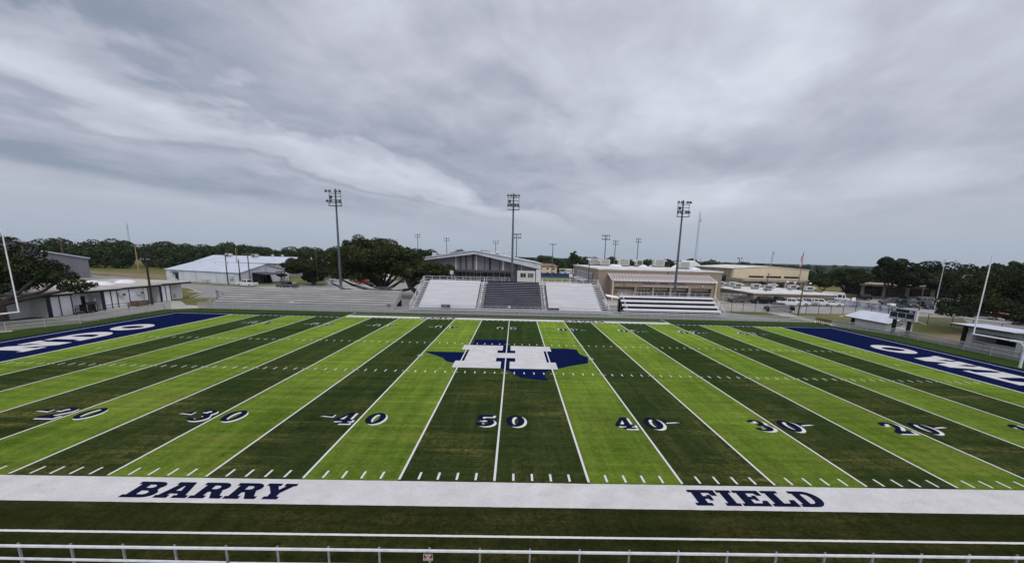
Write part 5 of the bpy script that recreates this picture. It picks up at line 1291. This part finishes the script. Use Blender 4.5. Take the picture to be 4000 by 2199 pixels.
# ------------------------------------------------------------------ cars
def carpaint(name, c): return mat(name, c, tuple(q*.9 for q in c), 1.5, .30, spec=.5 if max(c) > .3 else .16)
P = {'white': carpaint('white_car_paint',(.70,.71,.72)), 'black': carpaint('black_car_paint',(.012,.012,.014)), 'silver': carpaint('silver_car_paint',(.38,.40,.42)), 'brown': carpaint('taupe_car_paint',(.10,.088,.08)),
     'navy': carpaint('navy_car_paint',(.020,.028,.045)), 'slate': carpaint('slate_car_paint',(.06,.075,.085)), 'red': carpaint('red_car_paint',(.26,.018,.022)), 'beige': carpaint('beige_car_paint',(.50,.44,.33)), 'grey': carpaint('grey_car_paint',(.13,.135,.14)), 'lblue': carpaint('pale_blue_car_paint',(.45,.50,.55))}
def wheel_arch(cx, r, n=8): return [(cx-r*math.cos(math.pi*i/n), .34+r*math.sin(math.pi*i/n)*.98) for i in range(n+1)]
def loft(b, prof, ys, sc):
    n0 = len(b.v); k = len(prof); cx = sum(p[0] for p in prof)/k; cz = .75
    for y, s in zip(ys, sc):
        for px, pz in prof: b.v.append((cx+(px-cx)*s, y, cz+(pz-cz)*s))
    for j in range(len(ys)-1):
        for i in range(k):
            i2 = (i+1) % k; b.f.append((n0+j*k+i, n0+j*k+i2, n0+(j+1)*k+i2, n0+(j+1)*k+i))
    b.f.append(tuple(n0+i for i in range(k))); b.f.append(tuple(n0+(len(ys)-1)*k+i for i in reversed(range(k))))
KINDS = {
 'sedan': dict(L=4.8,W=1.82,wx=1.42,r=.33, top=[(2.4,.42),(2.4,.70),(2.15,.84),(.95,.98),(-1.55,1.02),(-2.25,.98),(-2.4,.80),(-2.4,.42)], cab=(1.0,-1.75,.35,-1.0,.97,1.45)),
 'suv': dict(L=4.9,W=1.95,wx=1.46,r=.37, top=[(2.45,.48),(2.45,.85),(2.25,1.02),(1.15,1.14),(-2.2,1.16),(-2.42,1.0),(-2.45,.48)], cab=(1.2,-2.38,.55,-2.15,1.12,1.80)),
 'pickup': dict(L=5.9,W=2.02,wx=1.85,r=.40, top=[(2.95,.55),(2.95,.95),(2.8,1.10),(1.35,1.20),(-.95,1.22),(-2.9,1.22),(-2.95,1.1),(-2.95,.55)], cab=(1.4,-.95,.75,-.72,1.18,1.92)),
}
def make_car(kind, col, label, x, y, yaw, shell=False):
    k = KINDS[kind]; t = thing('parked_car' if kind != 'pickup' else 'pickup_truck', label, 'car' if kind != 'pickup' else 'pickup truck', (x,y,.012), yaw, None)
    W = k['W']; wx, r = k['wx'], k['r']
    prof = k['top'] + wheel_arch(-wx, r*1.12) + wheel_arch(wx, r*1.12)
    b = MB(); loft(b, prof, (-W/2,-W*.46,W*.46,W/2), (.965,1,1,.965)); body = obj('body', b, P[col], t, local=True)
    x0, x1, x2, x3, z1, z2 = k['cab']
    def cabin(x0, x1, x2, x3, z1, z2, w0=.93, w1=.74):
        return [Vector(p) for p in ((x0,-W*w0/2,z1),(x1,-W*w0/2,z1),(x1,W*w0/2,z1),(x0,W*w0/2,z1),(x2,-W*w1/2,z2),(x3,-W*w1/2,z2),(x3,W*w1/2,z2),(x2,W*w1/2,z2))]
    v = cabin(x0,x1,x2,x3,z1,z2); b = MB(); b.v = [tuple(p) for p in v]; b.f = [(0,1,5,4),(1,2,6,5),(2,3,7,6),(3,0,4,7),(4,5,6,7)]
    obj('cabin', b, P[col], t, local=True)
    def pane(A, B2, C2, D, fx0, fx1, fz0, fz1, nm='window'):
        n = (B2-A).cross(D-A).normalized(); c = sum(v, Vector())/8
        if n.dot((A+C2)/2-c) < 0: n = -n
        f = lambda s, q: (A*(1-s)+B2*s)*(1-q)+(D*(1-s)+C2*s)*q+n*.012
        b = MB(); b.quad(f(fx0,fz0),f(fx1,fz0),f(fx1,fz1),f(fx0,fz1)); obj(nm, b, M['glass'], t, local=True, fix=False)
    for a, c2, d, e in ((0,1,5,4),(3,2,6,7)):
        pane(v[a],v[c2],v[d],v[e],.10,.46,.12,.88); pane(v[a],v[c2],v[d],v[e],.50,.93 if kind != 'suv' else .72,.12,.88)
        if kind == 'suv': pane(v[a],v[c2],v[d],v[e],.76,.95,.16,.85)
    pane(v[0],v[3],v[7],v[4],.06,.94,.08,.93,'windscreen'); pane(v[1],v[2],v[6],v[5],.08,.92,.15,.88,'rear_window')
    for sx in (-wx, wx):
        for sy in (-1, 1):
            b = MB(); b.tube((sx,sy*(W/2-.20),r),(sx,sy*(W/2+.005),r),r,None,14); w = obj('wheel', b, M['tyre'], t, local=True)
            b = MB(); b.tube((sx,sy*(W/2+.006),r),(sx,sy*(W/2+.016),r),r*.60,None,10); obj('rim', b, M['rim'], w, local=True)
    L2 = k['L']/2; zf = k['top'][1][1]-.08
    for sy in (-1, 1):
        b = MB(); b.box(L2-.06,L2+.012,min(sy*W*.25,sy*W*.45),max(sy*W*.25,sy*W*.45),zf-.10,zf+.05); obj('headlight', b, M['lens'], t, local=True)
        b = MB(); b.box(-L2-.012,-L2+.05,min(sy*W*.34,sy*W*.46),max(sy*W*.34,sy*W*.46),zf-.12,zf+.10); obj('tail_light', b, M['red_lens'], t, local=True)
    for xa, xb in ((L2-.04,L2+.03),(-L2-.03,-L2+.04)):
        b = MB(); b.box(xa,xb,-W*.44,W*.44,.36,.50); obj('bumper', b, M['under'] if col != 'white' else M['hvac'], t, local=True)
    b = MB(); b.box(L2-.05,L2+.008,-W*.24,W*.24,.55,zf+.02); obj('grille', b, M['under'], t, local=True)
    if kind == 'pickup':
        if not shell:
            b = MB(); b.box(-2.85,-1.05,-W*.42,W*.42,1.215,1.232); obj('load_bed', b, M['under'], t, local=True)
        else:
            u = cabin(-1.0,-2.92,-1.05,-2.85,1.2,1.88,.93,.80); b = MB(); b.v = [tuple(p) for p in u]; b.f = [(0,1,5,4),(1,2,6,5),(2,3,7,6),(3,0,4,7),(4,5,6,7)]; obj('bed_cap', b, P[col], t, local=True)
            for a, c2, d, e in ((0,1,5,4),(3,2,6,7)):
                A, B2, C2, D = u[a],u[c2],u[d],u[e]; f = lambda s, q: (A*(1-s)+B2*s)*(1-q)+(D*(1-s)+C2*s)*q+Vector((0,(-.012 if A.y < 0 else .012),0)); b = MB(); b.quad(f(.1,.2),f(.9,.2),f(.9,.85),f(.1,.85)); obj('window', b, M['glass'], t, local=True, fix=False)
    return t
CARS = [
 ('suv','brown','taupe SUV parked beside the white campus fence',60.6,88.4,R(176)),
 ('suv','black','black SUV left of the black pickup, behind the boundary fence',66.0,87.0,R(178)),
 ('pickup','black','black pickup between the black SUV and the white pickup',70.3,86.8,R(2)),
 ('pickup','white','white pickup with a dark front bumper nearest the boundary fence',70.6,82.6,R(-25)),
 ('suv','white','long white SUV parked beside the white pickup',74.0,84.0,R(-32)),
 ('suv','silver','silver white SUV behind the brown utility pole',76.8,84.6,R(-32)),
 ('suv','white','white SUV with dark windows left of the white sedan',79.8,84.4,R(-28)),
 ('sedan','white','white sedan, rightmost of the row of white cars',82.6,84.0,R(-24)),
 ('suv','black','black SUV parked alone under the oaks near the dark glass wing',107.5,104.0,R(170)),
 ('pickup','black','black pickup parked just outside the open wire gate',59.6,70.0,R(178)),
 ('pickup','grey','dark grey pickup at the left of the right-hand car park',106.0,92.0,R(165)),
 ('sedan','slate','slate blue sedan with a pale windscreen right above the scoreboard',96.8,82.2,R(165)),
 ('pickup','black','black pickup between the slate sedan and the row of SUVs',107.0,89.6,R(165)),
 ('suv','slate','slate grey SUV, leftmost of three parked nose out behind the scoreboard',105.6,86.6,R(-115)),
 ('suv','navy','navy SUV in the middle of three parked nose out behind the scoreboard',107.4,84.0,R(-115)),
 ('suv','black','black SUV, rightmost of three parked nose out behind the scoreboard',109.2,81.6,R(-115)),
 ('sedan','grey','dark grey sedan parked right of the three dark nose-out SUVs',111.4,79.4,R(-115)),
 ('pickup','silver','pale silver pickup with a bed cap under the oaks',120.6,98.6,R(168)),
 ('suv','white','white SUV parked under the oaks near the antenna mast',124.6,96.0,R(168)),
 ('sedan','black','black sedan in shade before the dark glass wing',114.6,101.0,R(168)),
 ('suv','navy','navy SUV in shade left of the capped pickup',117.8,99.6,R(168)),
 ('sedan','silver','silver sedan under the oaks right of the white SUV',120.4,93.4,R(168)),
 ('sedan','beige','beige sedan behind the open-sided stand at the right edge',103.4,63.6,R(-60)),
 ('sedan','lblue','pale blue sedan nearest the right edge of the photo',100.6,59.0,R(215)),
 ('pickup','red','dark red pickup behind the beige sedan at the right edge',110.6,68.0,R(-60)),
 ('suv','grey','dark grey SUV left of the beige sedan under the right oak',102.4,67.2,R(-60)),
 ('pickup','white','white pickup on the street behind the left end of the grey bleachers',-76.6,100.0,R(168)),
 ('pickup','black','black pickup parked behind the middle of the long grey bleachers',-63.0,96.4,R(172)),
 ('pickup','red','red pickup under the big oak left of the middle bleachers',-49.6,118.6,R(183)),
 ('sedan','black','black sedan parked close behind the red pickup',-46.4,117.2,R(-60)),
 ('suv','slate','slate SUV seen under the oak branches near the gym corner',-40.8,131,R(-80)),
 ('suv','black','black SUV beside the slate SUV near the gym corner',-38.0,131.6,R(-80)),
 ('suv','grey','grey SUV glimpsed under the small oak behind the grey bleachers',-66.4,128.6,R(10)),
 ('sedan','silver','silver sedan glimpsed under the small oak behind the grey bleachers',-62.4,126.4,R(10)),
 ('pickup','black','black pickup in shade at the right end of the far row',128.0,94.0,R(168)),
 ('suv','grey','dark grey SUV between the capped pickup and the far white SUV',117.4,95.0,R(168)),
 ('sedan','navy','navy sedan at the near end of the dark row behind the scoreboard',113.4,77.2,R(-115)),
]
for kd, col, lab, x, y, yaw in CARS: make_car(kd, col, lab, x, y, yaw, shell='cap' in lab)
def bus(x, y, yaw, label, name='shuttle_bus', L=6.6, H=2.75):
    t = thing(name, label, 'bus' if L > 6 else 'van', (x,y,.012), yaw)
    b = MB(); loft(b, [(L/2-1.5,H),(-L/2+.1,H),(-L/2,H-.2),(-L/2,.5),(-L/2+.4,.45),(L/2-.1,.45),(L/2,.6),(L/2,1.15),(L/2-.9,1.35),(L/2-1.35,H-.2)], (-1.1,-1.0,1.0,1.1), (.98,1,1,.98)); obj('body', b, P['white'], t, local=True)
    for s in (-1, 1):
        n = 4 if L > 6 else 3
        for i in range(n):
            x0 = -L/2+.5+i*(L-2.3)/n; b = MB(); b.box(x0,x0+(L-2.3)/n-.18,s*1.09-.02,s*1.09+.02,1.45,2.2); obj('window', b, M['glass'], t, local=True)
        b = MB(); b.box(L/2-1.75,L/2-1.3,s*1.095-.02,s*1.095+.02,1.35,2.2); obj('door_window', b, M['glass'], t, local=True)
        for sx in (-L/2+1.2, L/2-1.0):
            b = MB(); b.tube((sx,s*.85,.42),(sx,s*1.12,.42),.42,None,14); w = obj('wheel', b, M['tyre'], t, local=True)
            b = MB(); b.tube((sx,s*1.121,.42),(sx,s*1.13,.42),.24,None,10); obj('rim', b, M['rim'], w, local=True)
        b = MB(); b.box(L/2-.05,L/2+.015,min(s*.6,s*.95),max(s*.6,s*.95),.75,.95); obj('headlight', b, M['lens'], t, local=True)
    b = MB(); b.quad((L/2-.87,-.92,1.40),(L/2-.87,.92,1.40),(L/2-1.33,.92,2.4),(L/2-1.33,-.92,2.4)); obj('windscreen', b, M['glass'], t, local=True, fix=False)
    return t
bus(93.0,96.0,R(-38),'white shuttle bus parked at the right end of the low flat block')
bus(-47.6,137,R(-100),'small white van glimpsed under the oak branches',name='white_van',L=5.2,H=2.3)
t = thing('utility_trailer', 'small white box trailer beside the slate sedan', 'trailer', (93.6,79.2,0))
wallbox('trailer_body',92.9,94.2,78.7,79.7,.5,1.55,M['sign_white'],t)
for y in (78.8,79.6):
    b = MB(); b.tube((93.5,y-.06,.3),(93.5,y+.06,.3),.3,None,12); obj('wheel', b, M['tyre'], t)
t = thing('white_sign_board', 'small white sign board in front of the shuttle bus', 'sign', (97.4,95.0,0))
wallbox('sign_panel',96.9,98.0,94.9,95.0,.5,1.5,M['sign_white'],t); wallbox('post',97.35,97.5,95.01,95.1,0,1.5,M['galv'],t)
# ------------------------------------------------------------------ trees
def leaf_mat(name, dark, mid, light, transl=.0):
    m = bpy.data.materials.new(name); m.use_nodes = True
    N = m.node_tree.nodes; L = m.node_tree.links; b = N['Principled BSDF']; b.inputs['Roughness'].default_value = .65; b.inputs['Specular IOR Level'].default_value = .04
    g = N.new('ShaderNodeNewGeometry'); tc2 = N.new('ShaderNodeTexCoord'); n = N.new('ShaderNodeTexNoise'); n.inputs['Scale'].default_value = .45; n.inputs['Detail'].default_value = 5
    L.new(tc2.outputs['Object'], n.inputs['Vector'])
    a = N.new('ShaderNodeMath'); a.operation = 'MULTIPLY'; L.new(g.outputs['Random Per Island'], a.inputs[0]); a.inputs[1].default_value = .55
    c = N.new('ShaderNodeMath'); c.operation = 'MULTIPLY'; L.new(n.outputs[0], c.inputs[0]); c.inputs[1].default_value = .75
    s = N.new('ShaderNodeMath'); s.operation = 'ADD'; L.new(a.outputs[0], s.inputs[0]); L.new(c.outputs[0], s.inputs[1])
    r = N.new('ShaderNodeValToRGB'); e = r.color_ramp.elements; e[0].position = .30; e[0].color = (*dark,1); e[1].position = .95; e[1].color = (*light,1); q = e.new(.60); q.color = (*mid,1)
    L.new(s.outputs[0], r.inputs[0]); L.new(r.outputs[0], b.inputs['Base Color'])
    return m
M['leaf_oak'] = leaf_mat('live_oak_leaves', (.007,.010,.006), (.020,.027,.011), (.080,.100,.032))
M['leaf_dark'] = leaf_mat('dark_oak_leaves', (.006,.009,.005), (.015,.021,.009), (.052,.068,.023))
M['leaf_far'] = leaf_mat('woodland_leaves', (.010,.017,.008), (.022,.036,.014), (.056,.082,.028))
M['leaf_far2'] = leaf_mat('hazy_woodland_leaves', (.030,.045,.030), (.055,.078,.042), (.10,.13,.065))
M['bark'] = mat('dark_bark', (.040,.034,.028), (.020,.017,.014), 3, .95, stretch=(3,3,.5), bump=.3)
def leaves(lobes, n, size, seed, flat=.35):
    """leaf clumps spread over and through a set of ellipsoids; returns (verts, faces)"""
    g = np.random.default_rng(seed); lobes = np.array(lobes, float)
    area = (lobes[:,3]*lobes[:,4]+lobes[:,3]*lobes[:,5]+lobes[:,4]*lobes[:,5]); pr = area/area.sum()
    idx = g.choice(len(lobes), n, p=pr); L = lobes[idx]
    d = g.normal(size=(n,3)); d[:,2] = np.where(d[:,2] < 0, d[:,2]*.75, d[:,2]); d /= np.linalg.norm(d, axis=1)[:,None]
    rad = 1.02 - np.abs(g.normal(0,.16,n)); far = g.random(n) < .06; rad[far] += g.random(far.sum())*.16
    c = L[:,:3] + d*L[:,3:6]*rad[:,None]
    nrm = d*.9 + g.normal(0,.55,(n,3)) + np.array([0,0,flat]); nrm /= np.linalg.norm(nrm, axis=1)[:,None]
    t = np.cross(nrm, g.normal(size=(n,3))); t /= np.linalg.norm(t, axis=1)[:,None]; w = np.cross(nrm, t)
    s = size*(.55+.9*g.random(n)); a = s[:,None]*t; b2 = (s*(.45+.4*g.random(n)))[:,None]*w
    k = (s*(g.random(n)-.3)*.5)[:,None]*nrm
    V = np.stack([c-a, c-b2*.9+k, c+a*(.8+.4*g.random((n,1))), c+b2+k], 1).reshape(-1,3)
    return V, np.arange(4*n).reshape(-1,4)
def leaf_obj(name, V, F, m, parent=None, off=(0,0,0)):
    me = bpy.data.meshes.new(name); V = V-np.array(off)
    me.vertices.add(len(V)); me.vertices.foreach_set('co', V.astype(np.float32).ravel())
    me.loops.add(F.size); me.loops.foreach_set('vertex_index', F.astype(np.int32).ravel())
    me.polygons.add(len(F)); me.polygons.foreach_set('loop_start', np.arange(0,F.size,4,dtype=np.int32)); me.update(calc_edges=True); me.validate()
    me.materials.append(m); o = bpy.data.objects.new(name, me); C.objects.link(o)
    if parent is not None: o.parent = parent
    return o
def sublobes(E, k, seed, rmin=.12, rmax=.34):
    """break an ellipsoid into clumps on its shell"""
    g = np.random.default_rng(seed); out = []
    for i in range(k):
        d = g.normal(size=3); d[2] = d[2] if d[2] > -.2 else -d[2]*.4 - .1; d /= np.linalg.norm(d)
        f = .60+.42*g.random(); r = rmin+(rmax-rmin)*g.random()
        rr = (E[3]+E[4])/2*r
        out.append((E[0]+d[0]*E[3]*f, E[1]+d[1]*E[4]*f, E[2]+d[2]*E[5]*f, rr, rr, min(rr*.72, E[5]*.6)))
    return out
def tree(label, base, crowns, n, size, m, seed, trunk=None, name='oak_tree', limbs=6, r0=.5, group=None, k=26, fork=None):
    t = thing(name, label, 'tree', (base[0],base[1],0), 0, group)
    lob = []
    for i, E in enumerate(crowns): lob += sublobes(E, max(6,int(k*E[3]/crowns[0][3])), seed+i)
    V, F = leaves(lob, n, size, seed)
    V2, F2 = leaves([(E[0],E[1],E[2],E[3]*.72,E[4]*.72,E[5]*.66) for E in crowns], n//4, size*1.1, seed+91)
    leaf_obj('crown', np.concatenate([V,V2]), np.concatenate([F,F2+len(V)]), m, t, (base[0],base[1],0))
    b = MB(); g = random.Random(seed)
    E = crowns[0]; fz = fork if fork else max(1.2, (E[2]-E[5])*.75)
    tp = trunk if trunk else (base[0],base[1],fz)
    mid = ((base[0]+tp[0])/2+.1,(base[1]+tp[1])/2,tp[2]*.5)
    b.path([(base[0],base[1],-.05),(base[0],base[1],.25),mid,tp],[r0*1.5,r0*1.1,r0*.92,r0*.85],10)
    tg = g.sample(lob, min(limbs, len(lob)))
    for q in tg:
        p1 = (tp[0]+(q[0]-tp[0])*.45+g.uniform(-.5,.5), tp[1]+(q[1]-tp[1])*.45+g.uniform(-.5,.5), tp[2]+(q[2]-tp[2])*.38+g.uniform(-.2,.4))
        b.path([tp,p1,(q[0],q[1],q[2]-.1)],[r0*.62,r0*.40,r0*.14],7)
        for _ in range(2):
            e = (q[0]+g.uniform(-1,1)*q[3], q[1]+g.uniform(-1,1)*q[4], q[2]+g.uniform(-.3,.8)*q[5]); b.path([p1,e],[r0*.26,r0*.06],5)
    obj('trunk', b, M['bark'], t)
    return t
tree('huge spreading dark live oak in the middle, left of the gabled gym', (-31.2,80), [(-33,80,8.6,8.6,8,4.6),(-26.5,80,7.6,6.0,6,3.9),(-40,80,6.4,3.6,5,2.7),(-35,79,11.8,4.4,5,2.1),(-29.5,79,10.8,3.4,4,2.0),(-36,77.5,5.2,5.5,4,1.5)], 56000, .20, M['leaf_oak'], 11, r0=.6, limbs=16, k=52, fork=1.8)
tree('leaning live oak with a bare twisted trunk at the left end of the middle bleachers', (-20.0,75), [(-18.4,76,6.8,5.0,5,2.7),(-23.5,77,6.2,4.0,4,2.2),(-16.2,75.5,5.3,3.0,3,1.2)], 22000, .19, M['leaf_oak'], 23, trunk=(-23.6,75.4,3.4), r0=.55, limbs=9, k=24)
tree('smaller round live oak behind the long grey bleachers, before the white shop', (-61,107), [(-61.8,107,5.9,6.2,5,3.1),(-57,106,4.4,4.0,4,2.2),(-66.5,107,4.8,3.4,4,1.9)], 18000, .24, M['leaf_dark'], 31, r0=.55, limbs=7)
tree('low dark bushy tree at the foot of the small live oak', (-63.5,112), [(-63.5,112,1.9,3.0,2.4,1.9)], 1500, .38, M['leaf_dark'], 33, name='shrub', r0=.12, limbs=4, fork=.6)
tree('big dark oak at the left edge, in front of the white field house', (-65.2,34.6), [(-71.2,38,7.0,6.4,7,3.6),(-67.0,40.0,5.9,4.0,4.2,2.5),(-74,32,7.0,6,6,3.6),(-63.6,42.2,4.6,2.2,2.6,1.3),(-69.5,35.5,4.6,5,4,1.5)], 46000, .145, M['leaf_dark'], 41, r0=.5, limbs=10, k=34, fork=2.8)
tree('big oak at the right edge with a low branch over the car park fence', (86,45), [(87.0,46,6.9,9.2,8.5,4.4),(76.5,46,4.8,4.8,4.5,1.9),(92,40,7.0,8,8,4.4),(71.4,45.5,3.5,3.0,2.6,.8),(79.5,41.5,3.2,4.2,3.0,.8),(85.5,41,3.0,4.5,3.5,1.0)], 52000, .155, M['leaf_dark'], 53, r0=.55, limbs=10, k=36, fork=2.6)
tree('tallest dark oak of the right-hand group, above the dark glass wing', (119,107), [(119,107,8.4,5.6,5.5,4.6),(123,106,6.2,4.5,5,3.2)], 15600, 0.28, M['leaf_dark'], 61, r0=.5, limbs=7)
tree('wide low oak left of the tallest right-hand oak, over the black SUV', (110,114), [(110,114,5.8,6.0,5,2.7),(105,116,5.0,4.2,4,2.2)], 14400, 0.28, M['leaf_dark'], 67, r0=.42, limbs=7)
tree('oak between the two taller right-hand oaks, its crown low over the car park', (128,103), [(128,100,5.8,6.0,6,3.2),(134,96,5.6,5,5,3.0)], 13200, 0.28, M['leaf_dark'], 71, r0=.45)
tree('broad dark oak right of the antenna mast', (134,92), [(134,92,8.6,7.2,6,4.2),(141,88,8.4,6.5,6,4.0),(130,86,5.2,4.6,4.5,2.8)], 19200, 0.29, M['leaf_dark'], 73, r0=.5)
tree('rounded oak at the right edge beyond the pale street lamp', (140,72), [(140,72,8.2,8,8,4.4),(128,70,5.2,6.0,6,3.0)], 16800, 0.28, M['leaf_dark'], 79, r0=.5)
tree('young green oak beside the entrance wing, right of the flagpole', (101.5,112), [(101.5,112,4.6,3.4,3.2,2.0)], 5500, .24, M['leaf_oak'], 83, r0=.22, limbs=5)
tree('rounded green bush in front of the entrance wing', (84.0,117), [(84,117,2.9,2.6,2.2,1.7)], 1600, .34, M['leaf_oak'], 89, name='bush', r0=.12, limbs=4, fork=.8)
tree('green tree showing above the left end of the gabled gym roof', (-40,140), [(-40,140,8.3,5.5,5,4.2),(-35.5,141,9.4,3.2,3,3.2)], 3500, .55, M['leaf_far'], 97, r0=.4)
tree('tall airy tree poking above the woods left of the tan school', (34,215), [(34,215,10.8,2.4,2.4,3.0),(36.5,215,9.0,2.2,2,2.0)], 700, .65, M['leaf_far'], 101, name='tall_tree', r0=.3)
tree('airy tree rising above the woods behind the tan school, left of the cream gym', (100,212), [(100,212,9.2,3.6,3,2.4)], 700, .7, M['leaf_far'], 103, name='tall_tree', r0=.3)
tree('small bare-looking ornamental tree in front of the white shop gable', (-76.3,117.5), [(-76.3,117.5,2.3,1.4,1.3,.8)], 320, .26, M['leaf_oak'], 107, name='small_tree', r0=.08, limbs=5, fork=1.1)
for x, y, h, lab in ((65.5,113.5,2.0,'dark shrub by the left wall of the flat classroom block'),(62.2,118,2.2,'dark shrub between the tan school and the flat classroom block')):
    tree(lab, (x,y), [(x,y,h*.55,1.4,1.3,h*.5)], 700, .3, M['leaf_dark'], int(x*7), name='shrub', r0=.08, limbs=3, fork=.4)
for o_ in [o for o in bpy.data.objects if o.name.startswith('oak_tree')][:1]:
    b = MB()
    for pts in ([(-31.2,80,1.2),(-34.2,79.6,1.7),(-38.0,79,2.9),(-41.0,79,4.4)],[(-31.2,80,1.2),(-36.0,78.5,1.3),(-39.5,78,1.9),(-42.4,77.6,3.4)],[(-31.2,80,1.4),(-28.6,79.4,2.6),(-25.6,79,4.6)],[(-31.2,80,1.4),(-27.6,78.6,1.6),(-24.4,78.2,2.2),(-22.0,78,3.8)],[(-31.2,80,1.8),(-32.6,80,4.2),(-33.4,80,7.0)],[(-31.2,80,1.8),(-29.8,80.6,4.0),(-28.2,80.8,7.0)]):
        b.path(pts, [.52,.40,.28,.14][:len(pts)] if len(pts) == 4 else [.5,.36,.16], 8)
    obj('limb', b, M['bark'], o_)
# woods that read as one mass
def woods(name, label, pts, hmin, hmax, per, size, m, seed, depth, nrow):
    g = random.Random(seed); lob = []
    for (xa,ya),(xb,yb),cnt in pts:
        for row in range(nrow):
            for i in range(cnt):
                f = (i+g.random())/cnt; x = xa+(xb-xa)*f+g.uniform(-3,3); y = ya+(yb-ya)*f+row*depth/nrow+g.uniform(-4,4)
                h = g.uniform(hmin,hmax)*(.86 if row == 0 else 1.0); r = g.uniform(3.2,6.0)*(h/13)
                lob.append((x,y,h-r*.75,r,r,r*.78))
                for _ in range(4):
                    a = g.uniform(0,6.28); q = g.uniform(.4,.62)*r; lob.append((x+math.cos(a)*r*.8,y+math.sin(a)*r*.8-1,h-r*g.uniform(.35,1.5),q,q,q*.8))
                lob.append((x,y-1,h*.30,r*.9,r*.8,h*.34))
    V, F = leaves(lob, int(len(lob)*per), size, seed)
    o = leaf_obj(name, V, F, m); o['kind'] = 'stuff'; o['label'] = label; return o
woods('woods', 'dark green woods along the horizon on the left', [((-330,165),(-150,185),26),((-165,178),(-60,205),17),((-90,215),(-20,240),10)], 9.8,14.2, 190, .48, M['leaf_far'], 201, 60, 3)
woods('woods', 'green woods behind the gabled gym and ball field', [((-40,250),(60,245),15),((20,232),(110,240),14),((60,255),(200,250),18)], 7.4,11.4, 170, .48, M['leaf_far'], 203, 40, 2)
woods('woods', 'low hazy tree line along the horizon on the right', [((130,300),(520,250),34),((110,190),(260,150),18)], 5.6,7.8, 130, .62, M['leaf_far'], 207, 40, 2)
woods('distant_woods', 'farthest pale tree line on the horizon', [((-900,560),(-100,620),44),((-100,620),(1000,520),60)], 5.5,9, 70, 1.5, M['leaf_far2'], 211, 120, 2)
woods('woods', 'dark oaks massed beyond the right-hand car park', [((141,118),(200,30),16)], 9.5,13, 150, .48, M['leaf_dark'], 213, 26, 2)

# ------------------------------------------------------------------ thin damp air: far things fade a little to blue-grey
hb = MB(); hb.box(-3100,3100,-130,4100,-1.0,60)
hz_o = obj('haze', hb, None); hz_o['kind'] = 'stuff'
hm_ = bpy.data.materials.new('haze'); hm_.use_nodes = True
hm_.node_tree.nodes.remove(hm_.node_tree.nodes['Principled BSDF'])
pv = hm_.node_tree.nodes.new('ShaderNodeVolumePrincipled'); pv.inputs['Color'].default_value = (.86,.92,1.0,1); pv.inputs['Density'].default_value = .00007; pv.inputs['Anisotropy'].default_value = .2
hm_.node_tree.links.new(pv.outputs[0], hm_.node_tree.nodes['Material Output'].inputs['Volume'])
hz_o.data.materials.append(hm_)
